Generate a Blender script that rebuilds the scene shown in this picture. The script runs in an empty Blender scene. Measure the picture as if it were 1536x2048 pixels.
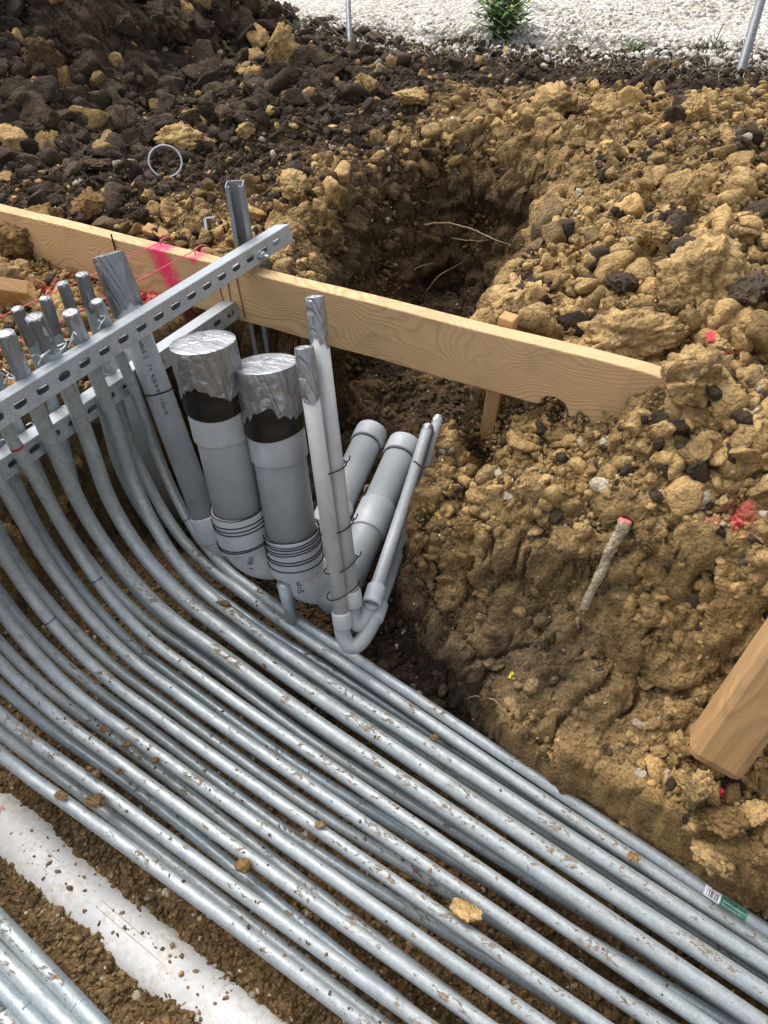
import bpy, bmesh, math, random
import numpy as np
from mathutils import Vector, Matrix

random.seed(7)
RNG = np.random.default_rng(11)
C = bpy.context.scene.collection
SC = bpy.context.scene

# ------------------------------------------------------------------ camera
FPX = 1540.0                       # focal length in pixels of the 1536x2048 picture
PITCH, ROLL, YAW = math.radians(42.5), math.radians(3.1), math.radians(33.0)
_F = np.array([0, math.cos(PITCH), -math.sin(PITCH)])
_R0 = np.array([1.0, 0, 0]); _U0 = np.cross(_R0, _F)
_cr, _sr = math.cos(ROLL), math.sin(ROLL)
_R = _cr*_R0 - _sr*_U0; _U = _cr*_U0 + _sr*_R0
_M = np.array([[math.cos(YAW), -math.sin(YAW), 0], [math.sin(YAW), math.cos(YAW), 0], [0, 0, 1]])
CR, CU, CF = _M@_R, _M@_U, _M@_F
CAM = np.array([0.0, 0.0, 1.0])

cd = bpy.data.cameras.new("camera"); cam = bpy.data.objects.new("camera", cd); C.objects.link(cam)
cd.sensor_fit = 'VERTICAL'; cd.sensor_height = 36.0; cd.lens = 36.0*FPX/2048.0
cd.clip_start = 0.02; cd.clip_end = 500
mw = Matrix.Identity(4)
for i in range(3):
    mw[i][0] = CR[i]; mw[i][1] = CU[i]; mw[i][2] = -CF[i]; mw[i][3] = CAM[i]
cam.matrix_world = mw
SC.camera = cam

# ------------------------------------------------------------------ sky, sun, exposure
SUN_EL, SUN_AZ = math.radians(58), math.radians(160)    # azimuth from +X, counter clockwise
w = bpy.data.worlds.new("World"); SC.world = w; w.use_nodes = True
nt = w.node_tree; nt.nodes.clear()
sky = nt.nodes.new('ShaderNodeTexSky'); sky.sky_type = 'NISHITA'; sky.sun_disc = False
sky.sun_elevation = SUN_EL; sky.sun_rotation = math.pi/2 - SUN_AZ
sky.air_density = 1.0; sky.dust_density = 5.0; sky.ozone_density = 1.0
hs = nt.nodes.new('ShaderNodeHueSaturation'); hs.inputs['Saturation'].default_value = 0.32
bg = nt.nodes.new('ShaderNodeBackground'); bg.inputs['Strength'].default_value = 0.15
wo = nt.nodes.new('ShaderNodeOutputWorld')
nt.links.new(sky.outputs[0], hs.inputs['Color']); nt.links.new(hs.outputs[0], bg.inputs[0]); nt.links.new(bg.outputs[0], wo.inputs[0])
sl = bpy.data.lights.new("sun", 'SUN'); sl.energy = .6; sl.angle = math.radians(40); sl.color = (1.0, 0.97, 0.92)
so = bpy.data.objects.new("sun", sl); C.objects.link(so)
sd = Vector((math.cos(SUN_EL)*math.cos(SUN_AZ), math.cos(SUN_EL)*math.sin(SUN_AZ), math.sin(SUN_EL)))
so.rotation_euler = (-sd).to_track_quat('-Z', 'Y').to_euler(); so.location = (0, 0, 5)
SC.view_settings.view_transform = 'Standard'; SC.view_settings.look = 'None'
SC.view_settings.exposure = 0.95; SC.view_settings.gamma = 1.0

# ------------------------------------------------------------------ pixel helpers (measured points of the photograph -> world)
def rayd(x, y): return CF + CR*(x-768)/FPX - CU*(y-1024)/FPX
def atz(x, y, z): d = rayd(x, y); return CAM + d*(z-1.0)/d[2]
SLOPE = -.11
def atzs(x, y, z0):
    z = z0
    for _ in range(12): p = atz(x, y, z); z = z0+SLOPE*max(0, p[0]+.935)
    return p
def aty(x, y, Y): d = rayd(x, y); return CAM + d*Y/d[1]
def atx(x, y, X): d = rayd(x, y); return CAM + d*X/d[0]
def atdep(x, y, dep): return CAM + rayd(x, y)*dep
def proj(P):
    v = np.asarray(P, float)-CAM; dz = v@CF
    return 768+FPX*(v@CR)/dz, 1024-FPX*(v@CU)/dz, dz

# ------------------------------------------------------------------ vector noise
def _h(ix, iy, iz, s):
    n = (ix*374761393 + iy*668265263 + iz*2147483647*3 + s*1274126177) & 0xffffffff
    n = ((n ^ (n >> 13)) * 1274126177) & 0xffffffff
    n = ((n ^ (n >> 16)) * 2246822519) & 0xffffffff
    return ((n ^ (n >> 15)) & 0xffffff)/float(0xffffff)
def vnoise(P, s=0):
    P = np.asarray(P, float); I = np.floor(P).astype(np.int64); f = P-I; f = f*f*f*(f*(f*6-15)+10)
    r = 0
    for a in (0, 1):
        wa = f[:, 0] if a else 1-f[:, 0]
        for b in (0, 1):
            wb = f[:, 1] if b else 1-f[:, 1]
            for c in (0, 1):
                wc = f[:, 2] if c else 1-f[:, 2]
                r = r + wa*wb*wc*_h(I[:, 0]+a, I[:, 1]+b, I[:, 2]+c, s)
    return r*2-1
def fbm(P, oct=4, s=0, g=0.5):
    P = np.asarray(P, float); r = 0; a = 1; t = 0
    for o in range(oct):
        r = r + a*vnoise(P*(2.03**o)+o*7.3, s+o); t += a; a *= g
    return r/t
def cell(P, s=0):
    """distance to nearest and second nearest feature point, and the cell's random value"""
    P = np.asarray(P, float); I = np.floor(P).astype(np.int64); f = P-I
    n = len(P); d1 = np.full(n, 9.0); d2 = np.full(n, 9.0); idv = np.zeros(n)
    for a in (-1, 0, 1):
        for b in (-1, 0, 1):
            for c in (-1, 0, 1):
                x, y, z = I[:, 0]+a, I[:, 1]+b, I[:, 2]+c
                d = np.sqrt((a+_h(x, y, z, s)-f[:, 0])**2 + (b+_h(x, y, z, s+5)-f[:, 1])**2 + (c+_h(x, y, z, s+9)-f[:, 2])**2)
                nn = d < d1
                d2 = np.where(nn, d1, np.minimum(d2, d)); idv = np.where(nn, _h(x, y, z, s+21), idv); d1 = np.where(nn, d, d1)
    return d1, d2, idv
def sstep(a, b, x):
    t = np.clip((x-a)/(b-a), 0, 1); return t*t*(3-2*t)

# ------------------------------------------------------------------ mesh + object helpers
def link_mesh(name, V, faces, mat=None, parent=None, smooth=True, uv=None, col=None, origin=None):
    """V (n,3) world coordinates, faces list of tuples or (m,3)/(m,4) array -> ONE mesh object"""
    V = np.asarray(V, float)
    if origin is None:
        origin = np.array([V[:, 0].mean(), V[:, 1].mean(), V[:, 2].min()])
    L = V-origin
    me = bpy.data.meshes.new(name)
    if isinstance(faces, np.ndarray):
        k = faces.shape[1]; m = len(faces)
        me.vertices.add(len(V)); me.vertices.foreach_set('co', L.ravel())
        me.loops.add(m*k); me.loops.foreach_set('vertex_index', faces.ravel().astype(np.int32))
        me.polygons.add(m); me.polygons.foreach_set('loop_start', (np.arange(m)*k).astype(np.int32))
        me.update(calc_edges=True)
    else:
        me.from_pydata(L.tolist(), [], [tuple(int(i) for i in f) for f in faces])
    if smooth: me.polygons.foreach_set('use_smooth', np.ones(len(me.polygons), bool))
    if uv is not None:
        ul = me.uv_layers.new(name='UVMap')
        li = np.zeros(len(me.loops), np.int32); me.loops.foreach_get('vertex_index', li)
        ul.data.foreach_set('uv', np.asarray(uv, float)[li].ravel())
    if col is not None:
        ca = me.color_attributes.new('Col', 'FLOAT_COLOR', 'POINT')
        cc = np.ones((len(V), 4)); cc[:, :3] = col; ca.data.foreach_set('color', cc.ravel())
    if len(V) < 200000: me.validate()
    me.update()
    if mat: me.materials.append(mat)
    o = bpy.data.objects.new(name, me); C.objects.link(o)
    o['_o'] = [float(v) for v in origin]
    if parent is not None:
        o.parent = parent; po = np.array(parent['_o']); o.location = Vector(origin-po)
    else: o.location = Vector(origin)
    return o
def tag(o, label, cat, group=None):
    o['label'] = label; o['category'] = cat
    if group: o['group'] = group
    return o
def struct(o): o['kind'] = 'structure'; return o
def stuff(o, label=None, cat=None):
    o['kind'] = 'stuff'
    if label: o['label'] = label
    if cat: o['category'] = cat
    return o
def empty(name, loc):
    o = bpy.data.objects.new(name, None); C.objects.link(o); o.location = Vector(loc); o['_o'] = [float(v) for v in loc]
    o.empty_display_size = 0.05
    return o

class MB:
    def __init__(s): s.V = []; s.F = []; s.n = 0; s.uv = []
    def add(s, V, F, uv=None):
        V = np.asarray(V, float); s.V.append(V); s.F += [tuple(i+s.n for i in f) for f in F]
        s.uv.append(np.zeros((len(V), 2)) if uv is None else np.asarray(uv, float)); s.n += len(V)
    def build(s, name, mat, parent=None, smooth=True):
        return link_mesh(name, np.vstack(s.V), s.F, mat, parent, smooth, np.vstack(s.uv))
def bevel(o, w=0.002, seg=2, ang=40):
    m = o.modifiers.new('bevel', 'BEVEL'); m.width = w; m.segments = seg; m.limit_method = 'ANGLE'; m.angle_limit = math.radians(ang)
    return o

def catmull(P, n=12):
    P = [np.asarray(p, float) for p in P]
    if len(P) < 3: return np.linspace(P[0], P[-1], n)
    Q = [2*P[0]-P[1]]+P+[2*P[-1]-P[-2]]; out = []
    for i in range(1, len(Q)-2):
        for k in range(n):
            t = k/n
            out.append(0.5*((2*Q[i]) + (-Q[i-1]+Q[i+1])*t + (2*Q[i-1]-5*Q[i]+4*Q[i+1]-Q[i+2])*t*t + (-Q[i-1]+3*Q[i]-3*Q[i+1]+Q[i+2])*t**3))
    out.append(P[-1]); return np.array(out)
def frames(P):
    T = np.gradient(P, axis=0); T /= np.linalg.norm(T, axis=1)[:, None]+1e-12
    up = np.array([0, 0, 1.0]) if abs(T[0][2]) < .9 else np.array([0, 1.0, 0])
    N = np.zeros_like(P); n = np.cross(up, T[0]); n /= np.linalg.norm(n)
    for i in range(len(P)):
        n = n-T[i]*(n@T[i]); n /= np.linalg.norm(n); N[i] = n
    return T, N, np.cross(T, N)
def tube(P, r, seg=20, caps=True, inner=None):
    """sweep; r scalar or array; returns V,F,uv (u around, v along in metres)"""
    P = np.asarray(P, float); n = len(P); r = np.broadcast_to(np.asarray(r, float), (n,))
    T, N, B = frames(P)
    s = np.concatenate([[0], np.cumsum(np.linalg.norm(np.diff(P, axis=0), axis=1))])
    a = np.arange(seg+1)/seg*2*np.pi
    V = (P[:, None, :] + r[:, None, None]*(np.cos(a)[None, :, None]*N[:, None, :] + np.sin(a)[None, :, None]*B[:, None, :])).reshape(-1, 3)
    uv = np.stack([np.broadcast_to(a/(2*np.pi), (n, seg+1)), np.broadcast_to(s[:, None], (n, seg+1))], -1).reshape(-1, 2)
    F = []
    for i in range(n-1):
        b0, b1 = i*(seg+1), (i+1)*(seg+1)
        for k in range(seg): F.append((b0+k, b0+k+1, b1+k+1, b1+k))
    if caps:
        V = np.vstack([V, P[0], P[-1]]); uv = np.vstack([uv, [0, 0], [0, s[-1]]])
        i0, i1 = len(V)-2, len(V)-1; e = (n-1)*(seg+1)
        for k in range(seg): F.append((i0, k+1, k)); F.append((i1, e+k, e+k+1))
    return V, F, uv
def tube_obj(name, P, r, mat, parent=None, seg=20, caps=True):
    V, F, uv = tube(P, r, seg, caps)
    return link_mesh(name, V, F, mat, parent, True, uv, origin=np.asarray(P[0], float))
def box(c, s, rot=None):
    V = np.array([[x, y, z] for x in (-.5, .5) for y in (-.5, .5) for z in (-.5, .5)])*np.asarray(s, float)
    if rot is not None: V = V@np.asarray(rot).T
    return V+np.asarray(c, float), [(0, 1, 3, 2), (4, 6, 7, 5), (0, 4, 5, 1), (2, 3, 7, 6), (0, 2, 6, 4), (1, 5, 7, 3)]

# ------------------------------------------------------------------ materials
def new_mat(name):
    m = bpy.data.materials.new(name); m.use_nodes = True; t = m.node_tree
    for n in list(t.nodes):
        if n.type != 'OUTPUT_MATERIAL' and n.type != 'BSDF_PRINCIPLED': t.nodes.remove(n)
    return m, t, t.nodes['Principled BSDF']
def N(t, typ, **k):
    n = t.nodes.new(typ)
    for a, v in k.items():
        if a.startswith('i_'):
            key = a[2:]; key = int(key) if key.isdigit() else key.replace('_', ' ')
            n.inputs[key].default_value = v
        else: setattr(n, a, v)
    return n
def ramp(t, fac, stops, interp='LINEAR'):
    r = t.nodes.new('ShaderNodeValToRGB'); r.color_ramp.interpolation = interp
    e = r.color_ramp.elements
    while len(e) > 1: e.remove(e[-1])
    e[0].position, e[0].color = stops[0][0], (*stops[0][1], 1)
    for p, c in stops[1:]:
        x = e.new(p); x.color = (*c, 1)
    t.links.new(fac, r.inputs[0]); return r.outputs[0]
def mix(t, f, a, b, mode='MIX'):
    n = t.nodes.new('ShaderNodeMix'); n.data_type = 'RGBA'; n.blend_type = mode
    for i, v in ((0, f), (6, a), (7, b)):
        if hasattr(v, 'is_output') or isinstance(v, bpy.types.NodeSocket): t.links.new(v, n.inputs[i])
        else: n.inputs[i].default_value = v if i == 0 else (*v, 1) if len(v) == 3 else v
    return n.outputs[2]
def math_(t, op, a, b=None, c=None):
    n = t.nodes.new('ShaderNodeMath'); n.operation = op
    for i, v in enumerate((a, b, c)):
        if v is None: continue
        if isinstance(v, bpy.types.NodeSocket): t.links.new(v, n.inputs[i])
        else: n.inputs[i].default_value = v
    return n.outputs[0]
def noise(t, vec, scale, detail=4, rough=.55, dist=0, out=0):
    n = N(t, 'ShaderNodeTexNoise'); n.inputs['Scale'].default_value = scale; n.inputs['Detail'].default_value = detail
    n.inputs['Roughness'].default_value = rough; n.inputs['Distortion'].default_value = dist
    t.links.new(vec, n.inputs['Vector']); return n.outputs[out]
def bump(t, h, dist, strength=1.0, prev=None):
    b = N(t, 'ShaderNodeBump'); b.inputs['Distance'].default_value = dist; b.inputs['Strength'].default_value = strength
    t.links.new(h, b.inputs['Height'])
    if prev: t.links.new(prev, b.inputs['Normal'])
    return b.outputs[0]
def geo_pos(t): return N(t, 'ShaderNodeNewGeometry').outputs['Position']
def mapping(t, vec, scale=(1, 1, 1), loc=(0, 0, 0), rot=(0, 0, 0)):
    m = N(t, 'ShaderNodeMapping'); m.inputs['Scale'].default_value = scale; m.inputs['Location'].default_value = loc; m.inputs['Rotation'].default_value = rot
    t.links.new(vec, m.inputs['Vector']); return m.outputs[0]

def soil_mat(name='soil', bumpd=0.008, rough=.95):
    m, t, p = new_mat(name)
    P = geo_pos(t)
    a = N(t, 'ShaderNodeAttribute', attribute_name='Col').outputs['Color']
    n1 = noise(t, P, 28, 6, .65); n2 = noise(t, P, 160, 4, .7)
    v = N(t, 'ShaderNodeTexVoronoi', feature='F1'); v.inputs['Scale'].default_value = 120; t.links.new(P, v.inputs['Vector'])
    g1 = ramp(t, n1, [(.3, (.55, .52, .48)), (.5, (1, 1, 1)), (.72, (1.35, 1.32, 1.25))])
    c = mix(t, 1.0, a, g1, 'MULTIPLY')
    g2 = ramp(t, n2, [(.3, (.62, .6, .58)), (.52, (1, 1, 1)), (.75, (1.4, 1.38, 1.32))])
    c = mix(t, .85, c, g2, 'MULTIPLY')
    # pale grit and dark specks of the clay itself
    sp = N(t, 'ShaderNodeTexVoronoi', feature='F1'); sp.inputs['Scale'].default_value = 55; t.links.new(P, sp.inputs['Vector'])
    sm = math_(t, 'LESS_THAN', sp.outputs['Distance'], .13)
    sr = math_(t, 'GREATER_THAN', N(t, 'ShaderNodeSeparateColor').outputs[0], .9)
    sc = t.nodes[-1]
    sepc = [n for n in t.nodes if n.type == 'SEPARATE_COLOR'][-1]; t.links.new(sp.outputs['Color'], sepc.inputs[0])
    f = math_(t, 'MULTIPLY', sm, sr)
    c = mix(t, f, c, (.62, .5, .33))
    t.links.new(c, p.inputs['Base Color'])
    p.inputs['Roughness'].default_value = rough; p.inputs['Specular IOR Level'].default_value = .18
    v6 = N(t, 'ShaderNodeTexVoronoi', feature='DISTANCE_TO_EDGE'); v6.inputs['Scale'].default_value = 48; t.links.new(P, v6.inputs['Vector'])
    b0 = bump(t, ramp(t, v6.outputs['Distance'], [(0, (0, 0, 0)), (.16, (1, 1, 1))]), bumpd*.8, .6)
    b1 = bump(t, n1, bumpd*2.2, .9, b0)
    b2 = bump(t, v.outputs['Distance'], bumpd*.7, .8, b1)
    b3 = bump(t, n2, bumpd*.9, .9, b2)
    t.links.new(b3, p.inputs['Normal'])
    return m

def galv_mat(name, seed=0.0, dirt=.5, base=(.40, .43, .455), rough=.36, uvdirt=True):
    m, t, p = new_mat(name)
    P = geo_pos(t); P = mapping(t, P, loc=(seed, seed*1.7, -seed))
    uv = N(t, 'ShaderNodeTexCoord').outputs['UV']
    st = mapping(t, uv, scale=(5, 9, 1), loc=(seed, seed, 0))
    s1 = noise(t, st, 3.0, 5, .6, .6)          # long streaks and mottling along the pipe
    n1 = noise(t, P, 42, 5, .62, .4); n2 = noise(t, P, 210, 3, .6); big = noise(t, P, 7, 3, .5)
    f = math_(t, 'ADD', math_(t, 'MULTIPLY', n1, .55), math_(t, 'MULTIPLY', s1, .45))
    d = tuple(v*.55 for v in base); l = tuple(min(1, v*1.5) for v in base)
    c = ramp(t, f, [(.30, tuple(v*.72 for v in base)), (.48, base), (.70, tuple(min(1, v*1.28) for v in base))])
    c = mix(t, .3, c, ramp(t, big, [(.35, (.78, .8, .83)), (.65, (1.12, 1.1, 1.06))]), 'MULTIPLY')
    c = mix(t, .35, c, ramp(t, n2, [(.35, (.6, .62, .65)), (.6, (1.2, 1.2, 1.2))]), 'MULTIPLY')
    # mud flecks, mostly on the upper side
    Nn = N(t, 'ShaderNodeSeparateXYZ'); t.links.new(N(t, 'ShaderNodeNewGeometry').outputs['Normal'], Nn.inputs[0])
    upf = ramp(t, Nn.outputs[2], [(.30, (0, 0, 0)), (.85, (1, 1, 1))])
    mn = noise(t, mapping(t, P, scale=(.7, 1.3, 1)), 95, 4, .72, .5); mb = noise(t, P, 9, 2, .5); mm = noise(t, mapping(t, P, scale=(.8, 1.2, 1)), 38, 5, .7, .3)
    th = math_(t, 'ADD', math_(t, 'MULTIPLY', mb, .34), math_(t, 'ADD', math_(t, 'MULTIPLY', mn, .5), math_(t, 'MULTIPLY', upf, .08)))
    th = math_(t, 'ADD', th, math_(t, 'MULTIPLY', mm, .22))
    k = (.700 - .050*dirt) if dirt >= 0 else 2.0
    mud = ramp(t, th, [(k, (0, 0, 0)), (k+.012, (1, 1, 1))])
    mud = math_(t, 'MULTIPLY', mud, upf)
    film = ramp(t, math_(t, 'ADD', mb, math_(t, 'MULTIPLY', upf, .12)), [(.45, (0, 0, 0)), (.8, (.4*max(0, dirt),)*3)])
    c = mix(t, film, c, (.42, .36, .28))
    mc = ramp(t, n2, [(.3, (.12, .09, .06)), (.6, (.31, .24, .16))])
    c = mix(t, mud, c, mc)
    t.links.new(c, p.inputs['Base Color'])
    met = math_(t, 'SUBTRACT', .52, math_(t, 'MULTIPLY', mud, .52)); t.links.new(met, p.inputs['Metallic'])
    rr = ramp(t, f, [(.3, (rough+.16,)*3), (.7, (rough-.03,)*3)])
    rr = mix(t, mud, rr, (.95, .95, .95)); t.links.new(rr, p.inputs['Roughness'])
    b = bump(t, n1, .0006, .5); b = bump(t, mud, .0012, 1, b); b = bump(t, s1, .0004, .4, b)
    t.links.new(b, p.inputs['Normal'])
    return m

def pvc_mat(name, base=(.36, .38, .40), dirt=.4, rough=.42):
    m, t, p = new_mat(name)
    P = geo_pos(t); n1 = noise(t, P, 11, 5, .6, .3); n2 = noise(t, P, 90, 4, .65); n3 = noise(t, mapping(t, P, scale=(1, 1, .12)), 45, 3, .6)
    c = ramp(t, n1, [(.35, tuple(v*.86 for v in base)), (.65, tuple(min(1, v*1.12) for v in base))])
    sm = ramp(t, math_(t, 'ADD', math_(t, 'MULTIPLY', n1, .5), math_(t, 'MULTIPLY', n2, .5)), [(.60-.07*dirt, (0, 0, 0)), (.70, (.75, .75, .75))])
    c = mix(t, sm, c, (.36, .28, .18))
    dr = ramp(t, n3, [(.62, (0, 0, 0)), (.72, (.3, .3, .3))]); c = mix(t, dr, c, tuple(min(1, v*1.5) for v in base))
    t.links.new(c, p.inputs['Base Color']); p.inputs['Roughness'].default_value = rough
    rg = ramp(t, n2, [(.3, (rough-.08,)*3), (.7, (rough+.14,)*3)]); t.links.new(rg, p.inputs['Roughness'])
    t.links.new(bump(t, n2, .0005, .4), p.inputs['Normal'])
    return m

def tape_mat(name, base=(.30, .31, .325), metal=.72, rough=.33, wr=.0045):
    m, t, p = new_mat(name)
    P = geo_pos(t)
    n1 = noise(t, mapping(t, P, scale=(1, 1, .35)), 40, 3, .5, 1.2); n2 = noise(t, P, 260, 2, .5); n3 = noise(t, P, 14, 3, .5, .8)
    c = ramp(t, n3, [(.3, tuple(v*.9 for v in base)), (.7, tuple(min(1, v*1.1) for v in base))])
    t.links.new(c, p.inputs['Base Color']); p.inputs['Metallic'].default_value = metal
    rr = ramp(t, n1, [(.3, (rough-.1,)*3), (.7, (rough+.16,)*3)]); t.links.new(rr, p.inputs['Roughness'])
    n4 = noise(t, mapping(t, P, scale=(1, 1, .25)), 26, 2, .4, 2.2)
    rid = math_(t, 'ABSOLUTE', math_(t, 'SUBTRACT', n4, .5))
    ln = noise(t, mapping(t, P, scale=(5, 75, 1), rot=(0, 0, .5)), 1, 2, .5)
    lr = math_(t, 'ABSOLUTE', math_(t, 'SUBTRACT', ln, .5)); b = bump(t, ramp(t, lr, [(0, (0, 0, 0)), (.05, (1, 1, 1))]), .0016, .8); b = bump(t, rid, wr*.6, .35, b)
    wv = N(t, 'ShaderNodeVectorMath', operation='ADD'); dn = N(t, 'ShaderNodeTexNoise'); dn.inputs['Scale'].default_value = 30; t.links.new(P, dn.inputs['Vector'])
    sc_ = N(t, 'ShaderNodeVectorMath', operation='SCALE'); sc_.inputs['Scale'].default_value = .018; t.links.new(dn.outputs['Color'], sc_.inputs[0])
    t.links.new(mapping(t, P, scale=(1, 1, .42)), wv.inputs[0]); t.links.new(sc_.outputs[0], wv.inputs[1])
    vc = N(t, 'ShaderNodeTexVoronoi'); vc.inputs['Scale'].default_value = 95; t.links.new(wv.outputs[0], vc.inputs['Vector'])
    sb = N(t, 'ShaderNodeVectorMath', operation='SUBTRACT'); sb.inputs[1].default_value = (.5, .5, .5); t.links.new(vc.outputs['Color'], sb.inputs[0])
    # folds show on the sides; the flat top stays taut
    gn = N(t, 'ShaderNodeSeparateXYZ'); t.links.new(N(t, 'ShaderNodeNewGeometry').outputs['True Normal'], gn.inputs[0])
    am = ramp(t, gn.outputs[2], [(.5, (.10, .10, .10)), (.8, (.015, .015, .015))])
    s2_ = N(t, 'ShaderNodeVectorMath', operation='SCALE'); t.links.new(sb.outputs[0], s2_.inputs[0]); t.links.new(am, s2_.inputs['Scale'])
    ad = N(t, 'ShaderNodeVectorMath', operation='ADD'); t.links.new(b, ad.inputs[0]); t.links.new(s2_.outputs[0], ad.inputs[1])
    nm = N(t, 'ShaderNodeVectorMath', operation='NORMALIZE'); t.links.new(ad.outputs[0], nm.inputs[0]); t.links.new(nm.outputs[0], p.inputs['Normal'])
    return m

def wood_mat(name, axis='x', tone=1.0, spray=False, freq=720, warm=1.0):
    m, t, p = new_mat(name)
    P = N(t, 'ShaderNodeTexCoord').outputs['Object']
    if axis == 'x': sc = (1, 6, 6)
    else: sc = (6, 6, 1)
    warp = noise(t, mapping(t, P, scale=(1.6, 3, 3) if axis == 'x' else (3, 3, 1.6)), 1.6, 2, .5)
    w2 = noise(t, P, 3.1, 2, .5)
    sep = N(t, 'ShaderNodeSeparateXYZ'); t.links.new(P, sep.inputs[0])
    across = sep.outputs[2] if axis == 'x' else sep.outputs[1]
    across2 = sep.outputs[1] if axis == 'x' else sep.outputs[0]
    # rings of a plain sawn board: distance to a pith line that wanders, so bands widen into arches
    d = math_(t, 'ADD', across, math_(t, 'MULTIPLY', math_(t, 'SUBTRACT', warp, .5), .34))
    d = math_(t, 'ADD', d, math_(t, 'MULTIPLY', across2, .5))
    d2 = math_(t, 'MULTIPLY', d, d); rr = math_(t, 'POWER', math_(t, 'ADD', d2, .0009), .5)
    ring = math_(t, 'SINE', math_(t, 'ADD', math_(t, 'MULTIPLY', rr, freq), math_(t, 'MULTIPLY', w2, 7)))
    ring = math_(t, 'ADD', math_(t, 'MULTIPLY', ring, .5), .5)
    fine = noise(t, mapping(t, P, scale=(2, 60, 60) if axis == 'x' else (60, 60, 2)), 8, 4, .7)
    a = tuple(v*tone*k for v, k in zip((.64, .435, .235), (1, .93*warm**.5, .78*warm) if warm < 1 else (1, 1, 1))); b = tuple(v*tone for v in (.47, .275, .12)); 
    c = ramp(t, ring, [(.0, a), (.5, a), (.97, tuple(.2*p_+.8*q_ for p_, q_ in zip(a, b)))])
    c = mix(t, ramp(t, noise(t, P, 2.3, 3, .5), [(.35, (0, 0, 0)), (.7, (.7, .7, .7))]), c, tuple(v*tone for v in (.60, .41, .225)))
    c = mix(t, .55, c, ramp(t, fine, [(.3, (.72, .68, .62)), (.6, (1.1, 1.1, 1.1))]), 'MULTIPLY')
    st = noise(t, P, 9, 5, .65, .5)
    c = mix(t, ramp(t, st, [(.52, (0, 0, 0)), (.75, (.5, .5, .5))]), c, tuple(v*tone for v in (.30, .21, .12)))
    grit = noise(t, P, 120, 3, .7)
    gm = ramp(t, math_(t, 'ADD', grit, math_(t, 'MULTIPLY', st, .3)), [(.86, (0, 0, 0)), (.9, (.7, .7, .7))])
    c = mix(t, gm, c, (.2, .14, .08))
    if spray:
        for (cx, cz, sx, sz, tilt) in spray:
            ex = math_(t, 'SUBTRACT', sep.outputs[0], cx); ez = math_(t, 'SUBTRACT', sep.outputs[2], cz)
            ex = math_(t, 'SUBTRACT', ex, math_(t, 'MULTIPLY', ez, tilt))
            q = math_(t, 'ADD', math_(t, 'POWER', math_(t, 'DIVIDE', ex, sx), 2.0), math_(t, 'POWER', math_(t, 'DIVIDE', ez, sz), 2.0))
            q = math_(t, 'ADD', q, math_(t, 'MULTIPLY', math_(t, 'SUBTRACT', noise(t, P, 60, 5, .7), .5), 2.2))
            c = mix(t, ramp(t, q, [(.1, (.93, .93, .93)), (1.5, (0, 0, 0))]), c, (.85, .035, .14))
    t.links.new(c, p.inputs['Base Color']); p.inputs['Roughness'].default_value = .72
    p.inputs['Specular IOR Level'].default_value = .25
    t.links.new(bump(t, math_(t, 'ADD', fine, math_(t, 'MULTIPLY', ring, .5)), .0008, .7), p.inputs['Normal'])
    return m

def plain_mat(name, col, rough=.6, metal=0.0, var=.25, scale=60, bmp=.0006, spec=.4):
    m, t, p = new_mat(name)
    P = geo_pos(t); n = noise(t, P, scale, 4, .6)
    c = ramp(t, n, [(.3, tuple(v*(1-var) for v in col)), (.7, tuple(min(1, v*(1+var)) for v in col))])
    t.links.new(c, p.inputs['Base Color']); p.inputs['Roughness'].default_value = rough; p.inputs['Metallic'].default_value = metal
    p.inputs['Specular IOR Level'].default_value = spec
    t.links.new(bump(t, n, bmp, .7), p.inputs['Normal']); return m

M_SOIL = soil_mat()
M_CLOD = soil_mat('clod_soil', .0045)
GALV = [galv_mat('galvanised_steel_%d' % i, seed=i*3.7, dirt=d, base=b, rough=r) for i, (d, b, r) in enumerate([
    (.35, (.35, .40, .42), .42), (.55, (.39, .43, .445), .44), (.2, (.33, .385, .41), .40), (.45, (.40, .44, .45), .44)])]
M_RAIL = galv_mat('strut_galvanised_steel', seed=31, dirt=-1.0, base=(.40, .435, .46), rough=.36)
M_POST = galv_mat('dull_strut_steel', seed=41, dirt=-1.0, base=(.30, .315, .33), rough=.42)
M_PVC = pvc_mat('grey_plastic_pipe', (.315, .34, .36), .5)
M_PVCL = pvc_mat('pale_grey_plastic_coupling', (.42, .445, .47), .45)
M_PVCD = pvc_mat('weathered_thin_plastic_pipe', (.44, .445, .44), .75)
M_TAPE = tape_mat('silver_duct_tape')
M_TAPED = tape_mat('darker_duct_tape', (.22, .225, .235), .7, .36)
M_BLACK = plain_mat('black_vinyl_tape', (.008, .008, .009), .28, 0, var=.3, scale=20, bmp=.0012, spec=.5)
M_WIREB = plain_mat('black_tie_wire', (.02, .018, .016), .5, .5)
M_WIRES = plain_mat('bright_tie_wire', (.6, .62, .64), .3, .8)
M_INK = plain_mat('print_ink', (.06, .065, .075), .6)
M_REDINK = plain_mat('red_print', (.62, .25, .18), .6)
M_PINK = plain_mat('pink_string', (.85, .10, .16), .6)
M_ROOT = plain_mat('root_bark', (.33, .24, .15), .8, var=.4)

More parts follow.
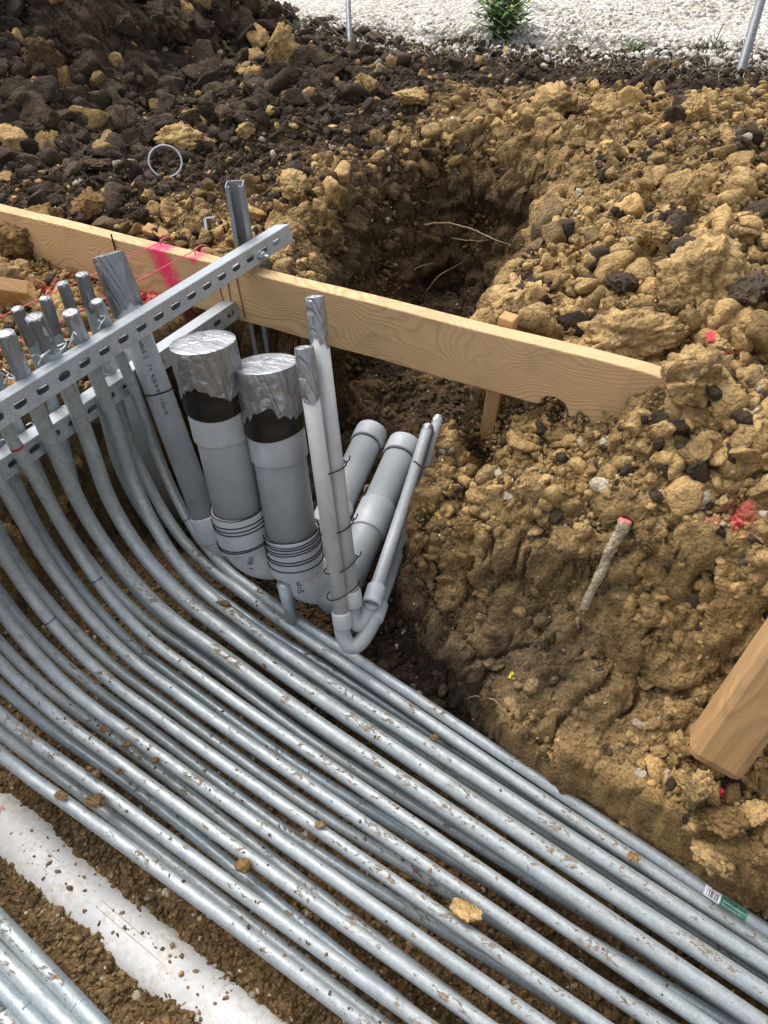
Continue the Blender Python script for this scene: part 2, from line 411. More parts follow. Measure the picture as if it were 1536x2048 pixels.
# ================================================================== TERRAIN
def seg_sd(x, y, poly):
    """signed distance to a closed polygon, negative inside"""
    n = len(poly); d = np.full(x.shape, 1e9); ins = np.zeros(x.shape, bool)
    for i in range(n):
        ax, ay = poly[i]; bx, by = poly[(i+1) % n]
        ex, ey = bx-ax, by-ay; wx, wy = x-ax, y-ay
        tt = np.clip((wx*ex+wy*ey)/(ex*ex+ey*ey), 0, 1)
        d = np.minimum(d, np.hypot(wx-ex*tt, wy-ey*tt))
        c = ((ay > y) != (by > y)) & (x < (bx-ax)*(y-ay)/(by-ay+1e-12)+ax)
        ins ^= c
    return np.where(ins, -d, d)
TRENCH = [(-1.50, -3), (-1.50, .95), (-.66, .97)]+[tuple(atzs(px, py, -.335)[:2]+np.array([.004, .017])) for px, py in [(700, 1293), (850, 1395), (1000, 1493), (1250, 1660), (1450, 1790), (1536, 1848), (1800, 2030)]]+[(2.2, .55), (2.2, -3)]
HOLE = [(-1.47, .7), (-1.47, 1.18), (-1.43, 1.36), (-1.30, 1.42), (-1.17, 1.43), (-1.20, 1.55)]+[tuple(atz(px, py, .06)[:2]) for px, py in [(575, 560), (610, 470), (640, 400), (720, 325), (860, 285), (1000, 290), (1140, 320), (1190, 385), (1140, 470), (1070, 555), (975, 640)]]+[(-.61, 1.28), (-.585, 1.16), (-.585, 1.07), (-.545, 1.0), (-.485, .935), (-.42, .90), (-.34, .865), (-.30, .78)]
# control points: picture position and height
CP = []
def cp(px, py, z): p = atz(px, py, z) if z > -.299 else atzs(px, py, z+.014); CP.append((p[0], p[1], z))
for a in [(60, 560, .08), (200, 560, .05), (340, 560, .04), (0, 480, .10), (120, 470, .10), (300, 440, .10), (0, 380, .12), (200, 350, .10),
          (400, 420, .09), (450, 330, .09), (600, 400, .10), (560, 470, .07), (700, 300, .10), (800, 260, .12), (900, 240, .10), (1000, 250, .12),
          (1100, 230, .20), (1180, 240, .22), (1200, 300, .16), (1300, 250, .2), (1400, 240, .22), (1536, 220, .22), (1300, 200, .12),
          (1536, 400, .22), (1400, 420, .24), (1250, 450, .16), (1150, 500, .12), (1100, 560, .13), (1200, 600, .14), (1400, 600, .22), (1536, 600, .24),
          (1060, 630, .16), (1200, 700, .18), (1350, 720, .23), (1450, 760, .2), (1536, 800, .2), (1400, 850, .14), (1330, 850, .10),
          (1200, 850, .06), (1100, 850, .03), (1000, 800, .03), (920, 850, .02), (900, 950, -.04), (1000, 950, -.01), (1100, 950, .03), (1250, 950, .06), (1400, 950, .08), (1536, 950, .10),
          (900, 1050, -.12), (1000, 1050, -.07), (1150, 1050, -.03), (1300, 1050, 0.0), (1450, 1050, .03), (1536, 1100, .03),
          (900, 1180, -.22), (1000, 1180, -.17), (1150, 1200, -.14), (1300, 1200, -.11), (1450, 1180, -.06), (1536, 1230, -.08),
          (950, 1300, -.30), (1050, 1320, -.27), (1200, 1330, -.23), (1350, 1320, -.22), (1480, 1320, -.2),
          (1000, 1400, -.36), (1100, 1430, -.36), (1250, 1480, -.33), (1400, 1520, -.33), (1500, 1560, -.32), (1536, 1700, -.335), (1350, 1620, -.345), (1200, 1400, -.30), (1300, 1410, -.29), (1400, 1400, -.27), (1100, 1380, -.33), (1200, 1570, -.35), (1100, 1500, -.355), (1450, 1640, -.335), (1480, 1760, -.34), (1300, 1560, -.34), (1000, 1340, -.33), (1500, 1450, -.29), (1536, 1400, -.27),
          (600, 200, .16), (700, 200, .12), (760, 160, .10), (640, 130, .12), (1000, 160, .04), (1300, 150, .04), (900, 120, .02), (1500, 160, .04), (1100, 110, .0), (800, 110, .0),
          ]: cp(*a)
CP += [(-2.3, 1.1, .08), (-2.6, .6, .1), (-2.0, .3, .08), (-1.6, .6, .05), (-1.6, .2, .05), (-1.6, -.5, .05), (-3, -1, .05), (2, 2, .3), (2.5, 1.2, .1), (2.5, 0.5, 0), (1.5, 3, .2), (4, 4, .1), (-6, 6, 0), (-3, 7, 0), (1, 7, 0), (-8, 2, .1),
       (-1.5, 1.15, .04), (-1.45, .9, .03)]
CP = np.array(CP)
def base_h(x, y):
    num = np.zeros_like(x); den = np.zeros_like(x)
    for cx, cy, cz in CP:
        q = 1.0/((x-cx)**2+(y-cy)**2+.0018)**2
        num += q*cz; den += q
    return num/den
def height(x, y):
    h = base_h(x, y)
    P = np.stack([x, y, np.zeros_like(x)], 1)
    wob = fbm(P*5, 3, 3)*.045
    # the dark spoil heap
    for (mx, my, mh, mr) in [(-4.5, 2.9, 1.6, 1.75), (-3.25, 2.9, .22, .8), (-3.3, 2.3, .25, .8)]:
        dd = np.hypot(x-mx, y-my)+fbm(P*1.7, 3, 40)*.35
        h = np.where(dd < mr, np.maximum(h, mh*np.clip(1-dd/mr, 0, 1)**.9+.02), h) if mh > 1 else h+mh*np.exp(-(dd/mr*1.6)**2)
    st = seg_sd(x, y, TRENCH)+wob*.5; sh = seg_sd(x, y, HOLE)+wob
    floor_t = -.472+SLOPE*np.clip(x+.935, 0, 2)+fbm(P*6, 3, 9)*.02
    # soil packed round the buried white pipe
    left = sstep(-1.6, -1.2, x)
    t1 = sstep(.010, -.030, st)
    # trench: right bank handled by control points, so only cut where it is deeper
    ht = h*(1-t1)+floor_t*t1
    fh = -.47+.11*sstep(1.1, 1.6, y)-.03*sstep(1.7, 2.4, y)+fbm(P*7, 3, 14)*.03
    wd = .05+.26*sstep(1.45, 2.3, y)
    t2 = sstep(.02, -1, sh/wd)
    hh = h*(1-t2)+fh*t2
    out = np.minimum(ht, hh)
    out = out-.19*np.exp(-(((x+.555-(1.28-y)*.45)/.05)**2+((y-1.27)/.09)**4))        # washed out pocket round the board's stake
    cvx, cvy = atz(1140, 352, .0)[:2]; ux, uy = (x-cvx)*.82+(y-cvy)*-.57, (x-cvx)*.57+(y-cvy)*.82
    out = out-.20*np.exp(-((ux/.13)**4+(uy/.045)**4))                          # undercut slit in the far wall
    return out, st, sh

OCH = np.array([.44, .298, .132]); OCH2 = np.array([.225, .142, .058]); DRK = np.array([.068, .049, .034]); BRN = np.array([.13, .085, .045]); PNK = np.array([.80, .04, .10])
def darkness(x, y, z):
    """0 ochre clay .. 1 dark topsoil: where which soil lies"""
    P = np.stack([x, y, z*1.0], 1)
    n = fbm(P*2.2, 3, 55)*.6+fbm(P*7, 3, 66)*.55
    d = -.08+n*1.1+.16*sstep(1.25, 1.45, y)
    m = np.exp(-(np.hypot((x+3.7)/1.55, (y-3.0)/1.15)**2)); d += 2.2*m
    d += .75*sstep(-1.35, -2.1, x)*sstep(3.6, 2.4, y)*sstep(1.2, 1.5, y)          # crumbly dark soil left of the pit
    far = sstep(3.0, 3.5, y+.18*x); d += 1.5*far
    return d
PINKS = [(atz(300, 560, .06)[:2], .17, .6), (atz(330, 590, .05)[:2], .13, .6), (atz(115, 605, .04)[:2], .05, .4), (atz(185, 545, .06)[:2], .07, .5), (atz(135, 510, .08)[:2], .05, .3), (atz(345, 600, .03)[:2], .06, .25), (atz(1430, 700, .22)[:2], .03, .5), (atz(1490, 1000, .08)[:2], .03, .4), (atz(1440, 1005, .08)[:2], .015, .3)]
def soil_col(x, y, z, sh=None, rnd=None):
    P = np.stack([x, y, z], 1)
    d = darkness(x, y, z)
    if rnd is not None: d = d+np.where(rnd > .86, .9, np.where(rnd < .1, -2.2, (rnd-.5)*.9))
    k = sstep(.25, .62, d)[:, None]
    v = np.clip(fbm(P*4, 3, 77)*.75+.5, 0, 1)[:, None]
    c = OCH*(1-v*.55)+OCH2*v*.55
    c = c*(1-k)+DRK*k
    # banded brown soil in the pits, darker towards the floor
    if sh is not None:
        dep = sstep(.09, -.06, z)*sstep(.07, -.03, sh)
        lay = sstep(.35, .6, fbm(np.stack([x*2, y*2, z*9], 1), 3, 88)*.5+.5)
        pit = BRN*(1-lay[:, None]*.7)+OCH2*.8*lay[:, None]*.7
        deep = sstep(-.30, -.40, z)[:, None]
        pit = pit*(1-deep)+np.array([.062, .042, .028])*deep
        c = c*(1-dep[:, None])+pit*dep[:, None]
    tr = (sstep(-.33, -.41, z)*sstep(-.004, -.03, seg_sd(x, y, TRENCH)))[:, None]
    c = c*(1-tr)+(np.array([.25, .165, .08])*(1-v*.55))*tr
    # bare ground browner than the clods, for contrast; then damp foot of the bank
    if rnd is None:
        gk = (sstep(1.15, 1.4, y)*.55*sstep(-.25, .35, fbm(P*3.3, 3, 91)))[:, None]; c = c*(1-gk)+np.array([.115, .078, .043])*gk
        fine = (fbm(P*38, 2, 92)*.5+.5)[:, None]; c = c*(.72+.56*fine)
    bk = (sstep(.0, -.10, z)*sstep(-.64, -.56, x)*sstep(1.25, 1.1, y)*sstep(.02, .0, 0*x))[:, None] if False else (sstep(.01, -.09, z)*sstep(-.68, -.60, x)*sstep(1.3, 1.15, y))[:, None]
    c = c*(1-bk*.4)+c*np.array([.78, .72, .6])*bk*.4
    q = np.exp(-(((x+.28)/.22)**2+((y-.93)/.13)**2))[:, None]*.75
    c = c*(1-q)+np.array([.11, .085, .06])*q
    for (pp, r, s) in PINKS:
        g = np.exp(-(np.hypot(x-pp[0], y-pp[1])/r)**2)+fbm(P*30, 2, 5)*.35
        g = sstep(.3, .95, g)[:, None]*min(1, s*1.6)*(1 if rnd is None else (.25+.75*(rnd > .35))[:, None]); c = c*(1-g)+PNK*g
    return c

def axis_pts(lo, hi, n0, n1, st, far):
    a = list(np.arange(n0, n1, st)); s = st; v = n1
    while v < hi: a.append(v); s *= far; v += s
    a.append(hi); s = st; v = n0-st
    pre = []
    while v > lo: pre.append(v); s *= far; v -= s
    pre.append(lo); return np.array(pre[::-1]+a)
GX = axis_pts(-60, 60, -2.4, .45, .006, 1.02); GY = axis_pts(-20, 90, .1, 2.8, .006, 1.02)
X, Y = np.meshgrid(GX, GY, indexing='ij'); nx, ny = X.shape
x, y = X.ravel(), Y.ravel()
h, st, sh = height(x, y)
H = h.reshape(nx, ny)
gx = np.gradient(H, GX, axis=0).ravel(); gy = np.gradient(H, GY, axis=1).ravel()
nn = np.stack([-gx, -gy, np.ones_like(gx)], 1); nn /= np.linalg.norm(nn, axis=1)[:, None]
P3 = np.stack([x, y, h], 1)
near = (np.abs(x) < 7) & (y < 8)
dsp = np.zeros(len(x))
Pn = P3[near]
xn, yn, hn = Pn.T
intr = sstep(.015, -.02, st[near])*sstep(-.1, -.3, hn)                        # trench floor: fine rubble only
bank = sstep(-1.0, -.6, xn)*sstep(1.35, 1.1, yn)*(1-intr)
heap = np.clip(np.exp(-(np.hypot(xn+3.8, yn-3.1)/1.3)**2)*1.6, 0, 1)
c1, c2, ci = cell(Pn*np.array([9, 9, 9])+fbm(Pn*6, 2, 1)[:, None]*.5, 1)
amp = .030*(1-intr)*(1-bank*.72)
d = amp*(np.clip(c2-c1, 0, .22)/.22*.75+ci*1.1-.9)
e1, e2, ei = cell(Pn*26+fbm(Pn*17, 2, 4)[:, None]*.5, 2)
d += (.011*(1-intr*.5)*(1-bank*.45))*(np.clip(e2-e1, 0, .25)/.25*.8+ei*1.1-.9)
d += .03*fbm(Pn*3.1, 4, 31)*(1-intr*.6)
_a, _b, _i = cell(Pn*60, 41); d += .0045*(np.clip(_b-_a, 0, .8)+_i-.7)*(1-intr*.3)
d += .006*fbm(Pn*np.array([40, 40, 60]), 3, 33)
b1, b2, bi = cell(Pn*4.0+fbm(Pn*4, 2, 6)[:, None]*.4, 8)
d += heap*.11*(np.clip(b2-b1, 0, .6)+bi*.7-.5)
ck1, ck2, _c = cell(Pn*np.array([7, 7, 7])+fbm(Pn*5, 3, 17)[:, None]*.9, 19)
crk = sstep(.07, .0, ck2-ck1)*sstep(-.25, .1, fbm(Pn*3, 2, 23))
d -= bank*crk*.026
d += bank*(.012*fbm(Pn*np.array([7, 7, 7]), 4, 27)+.006*np.abs(fbm(Pn*28, 3, 29)))
pitw = sstep(.03, -.02, sh[near])*sstep(-.42, -.34, hn)
d += pitw*.045*fbm(Pn*np.array([6, 6, 14]), 4, 44)
farq = sstep(3.9, 4.6, yn+.18*xn); d *= (1-.65*farq)
dsp[near] = d
P3 = P3+nn*dsp[:, None]
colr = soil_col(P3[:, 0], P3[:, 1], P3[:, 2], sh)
idx = np.arange(nx*ny).reshape(nx, ny)
FQ = np.stack([idx[:-1, :-1], idx[1:, :-1], idx[1:, 1:], idx[:-1, 1:]], -1).reshape(-1, 4)
ground = struct(link_mesh('ground', P3, FQ, M_SOIL, col=colr, origin=np.zeros(3)))
Hd = P3[:, 2].reshape(nx, ny)
def gh(xs, ys):
    i = np.clip(np.searchsorted(GX, xs)-1, 0, nx-2); j = np.clip(np.searchsorted(GY, ys)-1, 0, ny-2)
    tx = np.clip((xs-GX[i])/(GX[i+1]-GX[i]), 0, 1); ty = np.clip((ys-GY[j])/(GY[j+1]-GY[j]), 0, 1)
    return (Hd[i, j]*(1-tx)+Hd[i+1, j]*tx)*(1-ty)+(Hd[i, j+1]*(1-tx)+Hd[i+1, j+1]*tx)*ty
def gpoint(px, py, z0=0.0):
    """where the picture ray through (px,py) meets the soil"""
    d = rayd(px, py); s = .5
    ss = np.arange(.5, 9, .004); Q = CAM[None]+ss[:, None]*d[None]
    k = np.argmax(Q[:, 2] < gh(Q[:, 0], Q[:, 1])); return Q[k]

# ------------------------------------------------------------------ white gravel yard beyond the soil
def gravel_mat():
    m, t, p = new_mat('white_gravel'); P = geo_pos(t)
    v = N(t, 'ShaderNodeTexVoronoi', feature='DISTANCE_TO_EDGE'); v.inputs['Scale'].default_value = 30
    Pd = mapping(t, P); t.links.new(Pd, v.inputs['Vector'])
    v2 = N(t, 'ShaderNodeTexVoronoi'); v2.inputs['Scale'].default_value = 30; t.links.new(Pd, v2.inputs['Vector'])
    big = noise(t, P, 1.1, 4, .6)
    sc = N(t, 'ShaderNodeSeparateColor'); t.links.new(v2.outputs['Color'], sc.inputs[0])
    stone = ramp(t, sc.outputs[0], [(0, (.36, .33, .28)), (.4, (.56, .53, .48)), (1, (.74, .72, .68))])
    gap = ramp(t, v.outputs['Distance'], [(.02, (0, 0, 0)), (.10, (1, 1, 1))])
    c = mix(t, gap, (.20, .165, .12), stone)
    c = mix(t, ramp(t, big, [(.5, (0, 0, 0)), (.75, (.35, .35, .35))]), c, (.33, .27, .2))
    t.links.new(c, p.inputs['Base Color']); p.inputs['Roughness'].default_value = .9
    t.links.new(bump(t, v.outputs['Distance'], .03, .6), p.inputs['Normal']); return m
M_GRAV = gravel_mat()
def edge_y(xx): return np.interp(xx, [-60, -4.2, -3.5, -3, -2.4, -1.9, -1.1, -.5, 4, 60], [4.9, 4.8, 4.4, 4.12, 4.18, 4.42, 4.42, 4.36, 4.2, 4.2])+fbm(np.stack([xx*2.3, xx*0, xx*0], 1), 3, 12)*.13
gxs = np.concatenate([np.linspace(-60, -8, 30), np.linspace(-7.9, 4, 200), np.linspace(4.2, 60, 30)])
gt = np.concatenate([np.linspace(0, 3, 60), np.linspace(3.2, 30, 40), np.linspace(32, 90, 10)])
GXX, GT = np.meshgrid(gxs, gt, indexing='ij'); e = edge_y(gxs)[:, None]
GYY = e+GT; 
gz = .035*sstep(0, .35, GT)+.02*fbm(np.stack([GXX.ravel()*2, GYY.ravel()*2, GXX.ravel()*0], 1), 3, 4).reshape(GXX.shape)-.02+base_h(GXX.ravel(), GYY.ravel()).reshape(GXX.shape)*np.exp(-GT*1.5)*.8
gi = np.arange(GXX.size).reshape(GXX.shape)
gF = np.stack([gi[:-1, :-1], gi[1:, :-1], gi[1:, 1:], gi[:-1, 1:]], -1).reshape(-1, 4)
GV = np.stack([GXX.ravel(), GYY.ravel(), gz.ravel()-.035+.08*sstep(0, .30, GT).ravel()], 1)
struct(link_mesh('gravel', GV, gF, M_GRAV, origin=np.zeros(3)))

# ================================================================== CLODS
def ico(sub):
    bm = bmesh.new(); bmesh.ops.create_icosphere(bm, subdivisions=sub, radius=1); bm.verts.ensure_lookup_table()
    V = np.array([v.co[:] for v in bm.verts]); F = np.array([[v.index for v in f.verts] for f in bm.faces]); bm.free(); return V, F
ICO = {k: ico(k) for k in (1, 2, 3, 4, 5)}
def clod_shape(sub, seed, cuts=9, rough=.16, flat=.75, lump=.0):
    V, F = ICO[sub]; r = np.random.default_rng(seed); V = V.copy()
    V = V*(1+.22*fbm(V*1.3+seed*3.1, 2, seed)[:, None])
    for _ in range(cuts):
        n = r.normal(size=3); n /= np.linalg.norm(n); c = r.uniform(.45, .85)
        d = V@n; over = np.clip(d-c, 0, None); V = V-n[None]*over[:, None]*.9
    if lump:
        a, b, ci_ = cell(V*2.6+seed, seed); V = V*(1+lump*(np.sqrt(np.clip(b-a, 0, 1))-.45+ci_*.4)[:, None])
    V = V*(1+rough*fbm(V*4.2+seed, 3, seed+3)[:, None])
    if sub >= 4: V = V*(1+rough*.45*fbm(V*13+seed, 3, seed+8)[:, None])
    V = V*np.array([r.uniform(.85, 1.35), r.uniform(.7, 1.0), flat*r.uniform(.7, 1.1)])
    return V, F
SHAPES = {s: [clod_shape(s, 100*s+i, cuts=10+i % 8, rough=.13 if s > 2 else .3) for i in range(14)] for s in (1, 2, 3, 4)}
def rotmats(n, tilt=.7):
    q = RNG.normal(size=(n, 4)); q[:, 0] += (1.2/tilt); q[:, 3] += RNG.normal(size=n)*2.5
    q /= np.linalg.norm(q, axis=1)[:, None]; w_, x_, y_, z_ = q.T
    return np.stack([1-2*(y_*y_+z_*z_), 2*(x_*y_-z_*w_), 2*(x_*z_+y_*w_), 2*(x_*y_+z_*w_), 1-2*(x_*x_+z_*z_), 2*(y_*z_-x_*w_), 2*(x_*z_-y_*w_), 2*(y_*z_+x_*w_), 1-2*(x_*x_+y_*y_)], 1).reshape(n, 3, 3)
def scatter(name, sub, pos, size, col, mat, label, cat):
    n = len(pos); Rm = rotmats(n); which = RNG.integers(0, 14, n)
    Vs, Fs, Cs = [], [], []; off = 0
    for k in range(14):
        ii = np.where(which == k)[0]
        if len(ii) == 0: continue
        V, F = SHAPES[sub][k]
        W = np.einsum('nij,vj->nvi', Rm[ii], V)*size[ii][:, None, None]+pos[ii][:, None, :]
        Vs.append(W.reshape(-1, 3)); m = len(V)
        Fs.append((F[None]+(np.arange(len(ii))*m)[:, None, None]).reshape(-1, 3)+off); off += m*len(ii)
        Cs.append(np.repeat(col[ii], m, axis=0))
    o = link_mesh(name, np.vstack(Vs), np.vstack(Fs), mat, smooth=(sub >= 4), col=np.vstack(Cs), origin=np.zeros(3))
    return stuff(o, label, cat)
def inview(P, m=120):
    v = P-CAM; dz = v@CF; px = 768+FPX*(v@CR)/dz; py = 1024-FPX*(v@CU)/dz
    return (dz > .3) & (px > -m) & (px < 1536+m) & (py > -m) & (py < 2048+m)
def sample(n, lo, hi, near_bias=True):
    """points spread evenly over the picture's soil: random rays meet the heightfield"""
    px = RNG.uniform(-100, 1636, n); py = RNG.uniform(-100, 2150, n)
    D = CF[None]+CR[None]*((px-768)/FPX)[:, None]-CU[None]*((py-1024)/FPX)[:, None]
    s = np.full(n, .4); hit = np.zeros(n, bool)
    for _ in range(170):
        Q = CAM+D*s[:, None]; g = gh(Q[:, 0], Q[:, 1]); dz = Q[:, 2]-g
        step = np.where(dz > 0, np.clip(dz*.45, .003, .12), 0); hit |= dz <= 0; s = s+np.where(hit, 0, step)
    Q = CAM+D*s[:, None]; ok = hit & (s < 7) & (Q[:, 2] < 2)
    return Q[ok], s[ok]
def zone_masks(Q):
    x_, y_, z_ = Q.T
    trench = (z_ < -.33) & (seg_sd(x_, y_, TRENCH) < .004)
    bankm = (x_ > -.75) & (y_ < 1.2) & ~trench
    heapm = np.hypot(x_+3.6, y_-3.0) < 1.7
    pit = (seg_sd(x_, y_, HOLE) < 0.02) & (z_ < -.05) & ~trench
    return trench, bankm, heapm, pit
def rubble(name, sub, n, smin, smax, power, label, cat='soil clods', bankp=.5, pitp=.4, trp=1.0, trmax=.012, maxpix=200):
    Q, s = sample(n, 0, 0); tr, bk, hp, pt = zone_masks(Q)
    u = RNG.uniform(size=len(Q)); size = smin*(1-u*(1-(smin/smax)**power))**(-1/power)
    size = np.where(hp, size*1.45, size)
    keep = np.ones(len(Q), bool)
    r = RNG.uniform(size=len(Q))
    keep &= ~(bk & (r > bankp)); keep &= ~(pt & (r > pitp)); keep &= ~(tr & (r > trp)); keep &= ~(tr & (size > trmax))
    keep &= ~(bk & (size > .03) & (Q[:, 1] < 1.15)); keep &= ~(pt & (size > .02))
    farz = Q[:, 1]+.18*Q[:, 0] > 3.5; keep &= ~(farz & (size > .04)); keep &= ~(Q[:, 1] > np.interp(Q[:, 0], [-4.2, -3.5, -3, -2.4, -1.9, -1.1, -.5, 4], [4.8, 4.4, 4.12, 4.18, 4.42, 4.42, 4.36, 4.2])+.12)
    # leave the board's own space free
    keep &= ~((np.abs(Q[:, 1]-1.315) < .03+size) & (Q[:, 0] < -.2) & (Q[:, 0] > -2.0) & (size > .012))
    # the damp smeared foot of the bank is smooth
    keep &= ~((((Q[:, 0]+.28)/.24)**2+((Q[:, 1]-.93)/.13)**2 < 1) & (size > .005) & (r > .1))
    Q, size = Q[keep], size[keep]
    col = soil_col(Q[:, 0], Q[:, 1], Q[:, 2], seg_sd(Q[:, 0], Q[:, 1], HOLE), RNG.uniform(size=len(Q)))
    br = RNG.uniform(.62, 1.45, len(Q)); col = col*br[:, None]
    pale = RNG.uniform(size=len(Q)) < (.035 if sub <= 2 else .0); col[pale] = np.array([.5, .43, .32])*RNG.uniform(.7, 1.2, pale.sum())[:, None]
    Q = Q.copy(); Q[:, 2] += size*.12
    return scatter(name, sub, Q, size, col, M_CLOD, label, cat)
rubble('soil_crumbs', 1, 115000, .0022, .009, 1.6, 'fine crumbs of clay and dark soil lying over all the dug ground', 'soil crumbs', bankp=.95, pitp=.8)
rubble('small_clods', 2, 44000, .0055, .026, 1.7, 'small broken clods of ochre clay and dark soil', 'soil clods', bankp=.75, pitp=.6, trp=.9)
rubble('broken_clods', 3, 5600, .018, .06, 1.9, 'fist sized broken clods of ochre clay and dark soil', 'soil clods', bankp=.22, pitp=.12, trp=0)
# the spoil heap's chunky blocks
def heap_blocks():
    Q, s = sample(12000, 0, 0); k = (np.hypot(Q[:, 0]+3.75, Q[:, 1]-3.05) < 1.75); Q = Q[k][:950]
    size = .018+.075*RNG.uniform(size=len(Q))**2.6; col = soil_col(Q[:, 0], Q[:, 1], Q[:, 2], None, RNG.uniform(size=len(Q)))*RNG.uniform(.75, 1.3, len(Q))[:, None]
    scatter('heap_clods', 4, Q, size, col, M_CLOD, 'blocky dark brown clods piled on the spoil heap', 'soil clods')
heap_blocks()

CLOD_N = [0]
def big_clod(px, py, wpx, label, col, seed, asp=(1.1, .8, .7), lift=.25, z=None, rot=0, pink=None, name='clay_clod', group='large single clods', lump=.28, sub=5):
    q = gpoint(px, py) if z is None else atz(px, py, z)
    dep = (q-CAM)@CF; r = wpx*.56/FPX*dep
    V, F = clod_shape(sub, seed, cuts=8, rough=.17, flat=1.0, lump=lump)
    V = V/np.abs(V).max(0)*np.array(asp)
    ca, sa = math.cos(rot), math.sin(rot); V = V@np.array([[ca, sa, 0], [-sa, ca, 0], [0, 0, 1]])
    c0 = q+np.array([0, 0, r*asp[2]*(lift+.22)])
    W = V*r+c0
    v = (fbm(W*35, 3, seed)*.5+.5)[:, None]
    cc = np.array(col)*(.75+.55*v)
    dk = sstep(.55, .7, fbm(W*14+seed, 3, seed+1)*.5+.5)[:, None]*.6; cc = cc*(1-dk)+BRN*dk
    if pink:
        g = sstep(.0, .25, fbm(W*22+seed, 3, 3)+((V@np.array(pink))*.6-.12))[:, None]*.92; cc = cc*(1-g)+PNK*g
    o = link_mesh(name, W, F, M_CLOD, col=cc)
    tag(o, label, 'clod', group); return o
O = tuple(OCH*1.02); O2 = tuple(OCH2*1.1); D = tuple(DRK*1.15)
CL = [(562, 140, 95, 'pale ochre block of clay standing on end at the foot of the dark heap', O, (.75, .8, 1.0), .35, None),
      (735, 185, 60, 'rounded ochre clod above the far edge of the pit, right of the heap', O, (1, .8, .8), .2, None),
      (820, 205, 75, 'crumbly ochre clump on the far left rim of the pit', O, (1, .9, .6), .2, None),
      (372, 302, 115, 'wide flat ochre clod behind the metal ring', O, (1.1, .8, .55), .25, None),
      (490, 272, 48, 'small ochre clod up the slope from the strut post top', O, (1, .8, .7), .3, None),
      (140, 190, 60, 'thin upright sliver of ochre clay on the dark heap', O2, (.45, .5, 1.1), .3, None),
      (90, 145, 85, 'big rounded brown clod low on the left side of the dark heap', tuple(BRN*.8), (1, .8, .9), .3, None),
      (330, 80, 120, 'large smooth faced dark block in the middle of the spoil heap', D, (1.1, .6, .8), .3, None),
      (190, 335, 60, 'flat dark slab of topsoil lying left of the metal ring', D, (1.1, .8, .45), .3, None),
      (455, 240, 75, 'long flat dark slab across the slope above the post', D, (1.3, .6, .4), .3, None),
      (300, 402, 34, 'small ochre clod just below the metal ring', O, (1, .8, .8), .4, None),
      (185, 430, 90, 'ochre clump resting against the back of the form board near the left edge', O2, (1.1, .8, .6), .3, None),
      (345, 440, 60, 'ochre clod behind the form board left of the metal clip', O, (1, .8, .8), .3, None),
      (285, 440, 42, 'rounded dark clod next to the ochre ones behind the form board', D, (1, .8, .8), .3, None),
      (590, 385, 85, 'ochre clump at the left rim of the pit beside the post', O, (1.1, .8, .6), .2, None),
      (60, 480, 130, 'crumbly ochre mass heaped against the front of the form board', O2, (1.1, .8, .75), .1, None),
      (1110, 225, 110, 'ochre clump on the far rim straight above the pit', O, (1.2, .8, .6), .2, None),
      (1210, 235, 80, 'ochre clod at the far rim right of the highest clump', O, (1.1, .8, .7), .2, None),
      (1390, 235, 60, 'pale upright clod on the far right heap', O, (.9, .8, .9), .3, None),
      (1365, 420, 100, 'tall pale ochre clod on the right rim halfway up', O, (.75, .75, 1.0), .3, None),
      (1310, 480, 90, 'crumbly clod below the tall pale one on the right rim', O, (1.1, .8, .6), .25, None),
      (1390, 590, 185, 'very big rounded ochre clod, the largest on the right side', O, (1, .8, .85), .25, None),
      (1260, 690, 185, 'long low ochre clod lying along the back of the form board', O, (1.25, .6, .5), .15, None),
      (1010, 615, 100, 'flat ochre clod hanging at the right rim of the pit beside the stake top', O, (1.2, .8, .5), .15, None),
      (1240, 580, 65, 'dark clod between the biggest ochre clod and the pit', D, (1.1, .8, .6), .3, None),
      (1490, 600, 110, 'large dark slab right of the biggest ochre clod', D, (1.2, .7, .5), .3, None),
      (1280, 640, 60, 'flat grey brown clod behind the long low ochre clod', D, (1.2, .7, .45), .3, None),
      (1150, 665, 38, 'small dark clod against the back of the form board', D, (1, .8, .9), .4, None),
      (1430, 705, 75, 'ochre clod with a patch of red marking paint', O, (1, .8, .7), .3, (.0, -.8, .6)),
      (1375, 790, 135, 'crumbly ochre clod covering the right end of the form board', O, (1, .9, .9), .25, None),
      (1380, 1606, 86, 'upright narrow clod standing at the foot of the bank near the conduits', O, (.75, .7, 1.15), .7, None),
      (1440, 1655, 88, 'rounded grey brown clod beside the outer conduit', tuple(OCH2*.8), (1, .9, .8), .4, None),
      (1503, 1640, 78, 'pointed tan clod right of the rounded grey brown one', O, (1, .7, .8), .6, None),
      (1432, 1722, 96, 'flat tan clod against the outer conduit under the upright one', O, (1.1, .8, .6), .45, None),
      (1520, 1722, 76, 'tan clod at the right edge of the picture above the sticker', O2, (.9, .8, .8), .4, None),
      (1438, 1585, 28, 'small clod sprayed bright pink near the leaning stake', O2, (1, .8, .8), .5, (0, -.3, 1.6)),
      (1386, 1722, 30, 'small clod with one pink side touching the outer conduit', O2, (1, .8, .8), .5, (.8, .3, .9)),
      (1050, 975, 60, 'pale clod with a dark face in the middle of the bank top', O, (.9, .8, .8), .1, None),
      (1300, 970, 42, 'pale ochre clod on the bank above the rod', O, (1, .8, .8), .3, None),
      (1440, 930, 75, 'long pale clod on the bank near the right edge', O, (.7, 1.0, .6), .2, None),
      (1290, 1085, 60, 'clod just right of the pink tipped rod', O2, (1, .8, .7), .2, None),
      (1120, 985, 70, 'cracked ochre lump left of the pink tipped rod', O2, (1, .9, .6), .1, None),
      (930, 1060, 70, 'ochre lump standing out at the left corner of the bank', O2, (.8, .8, .9), .1, None)]
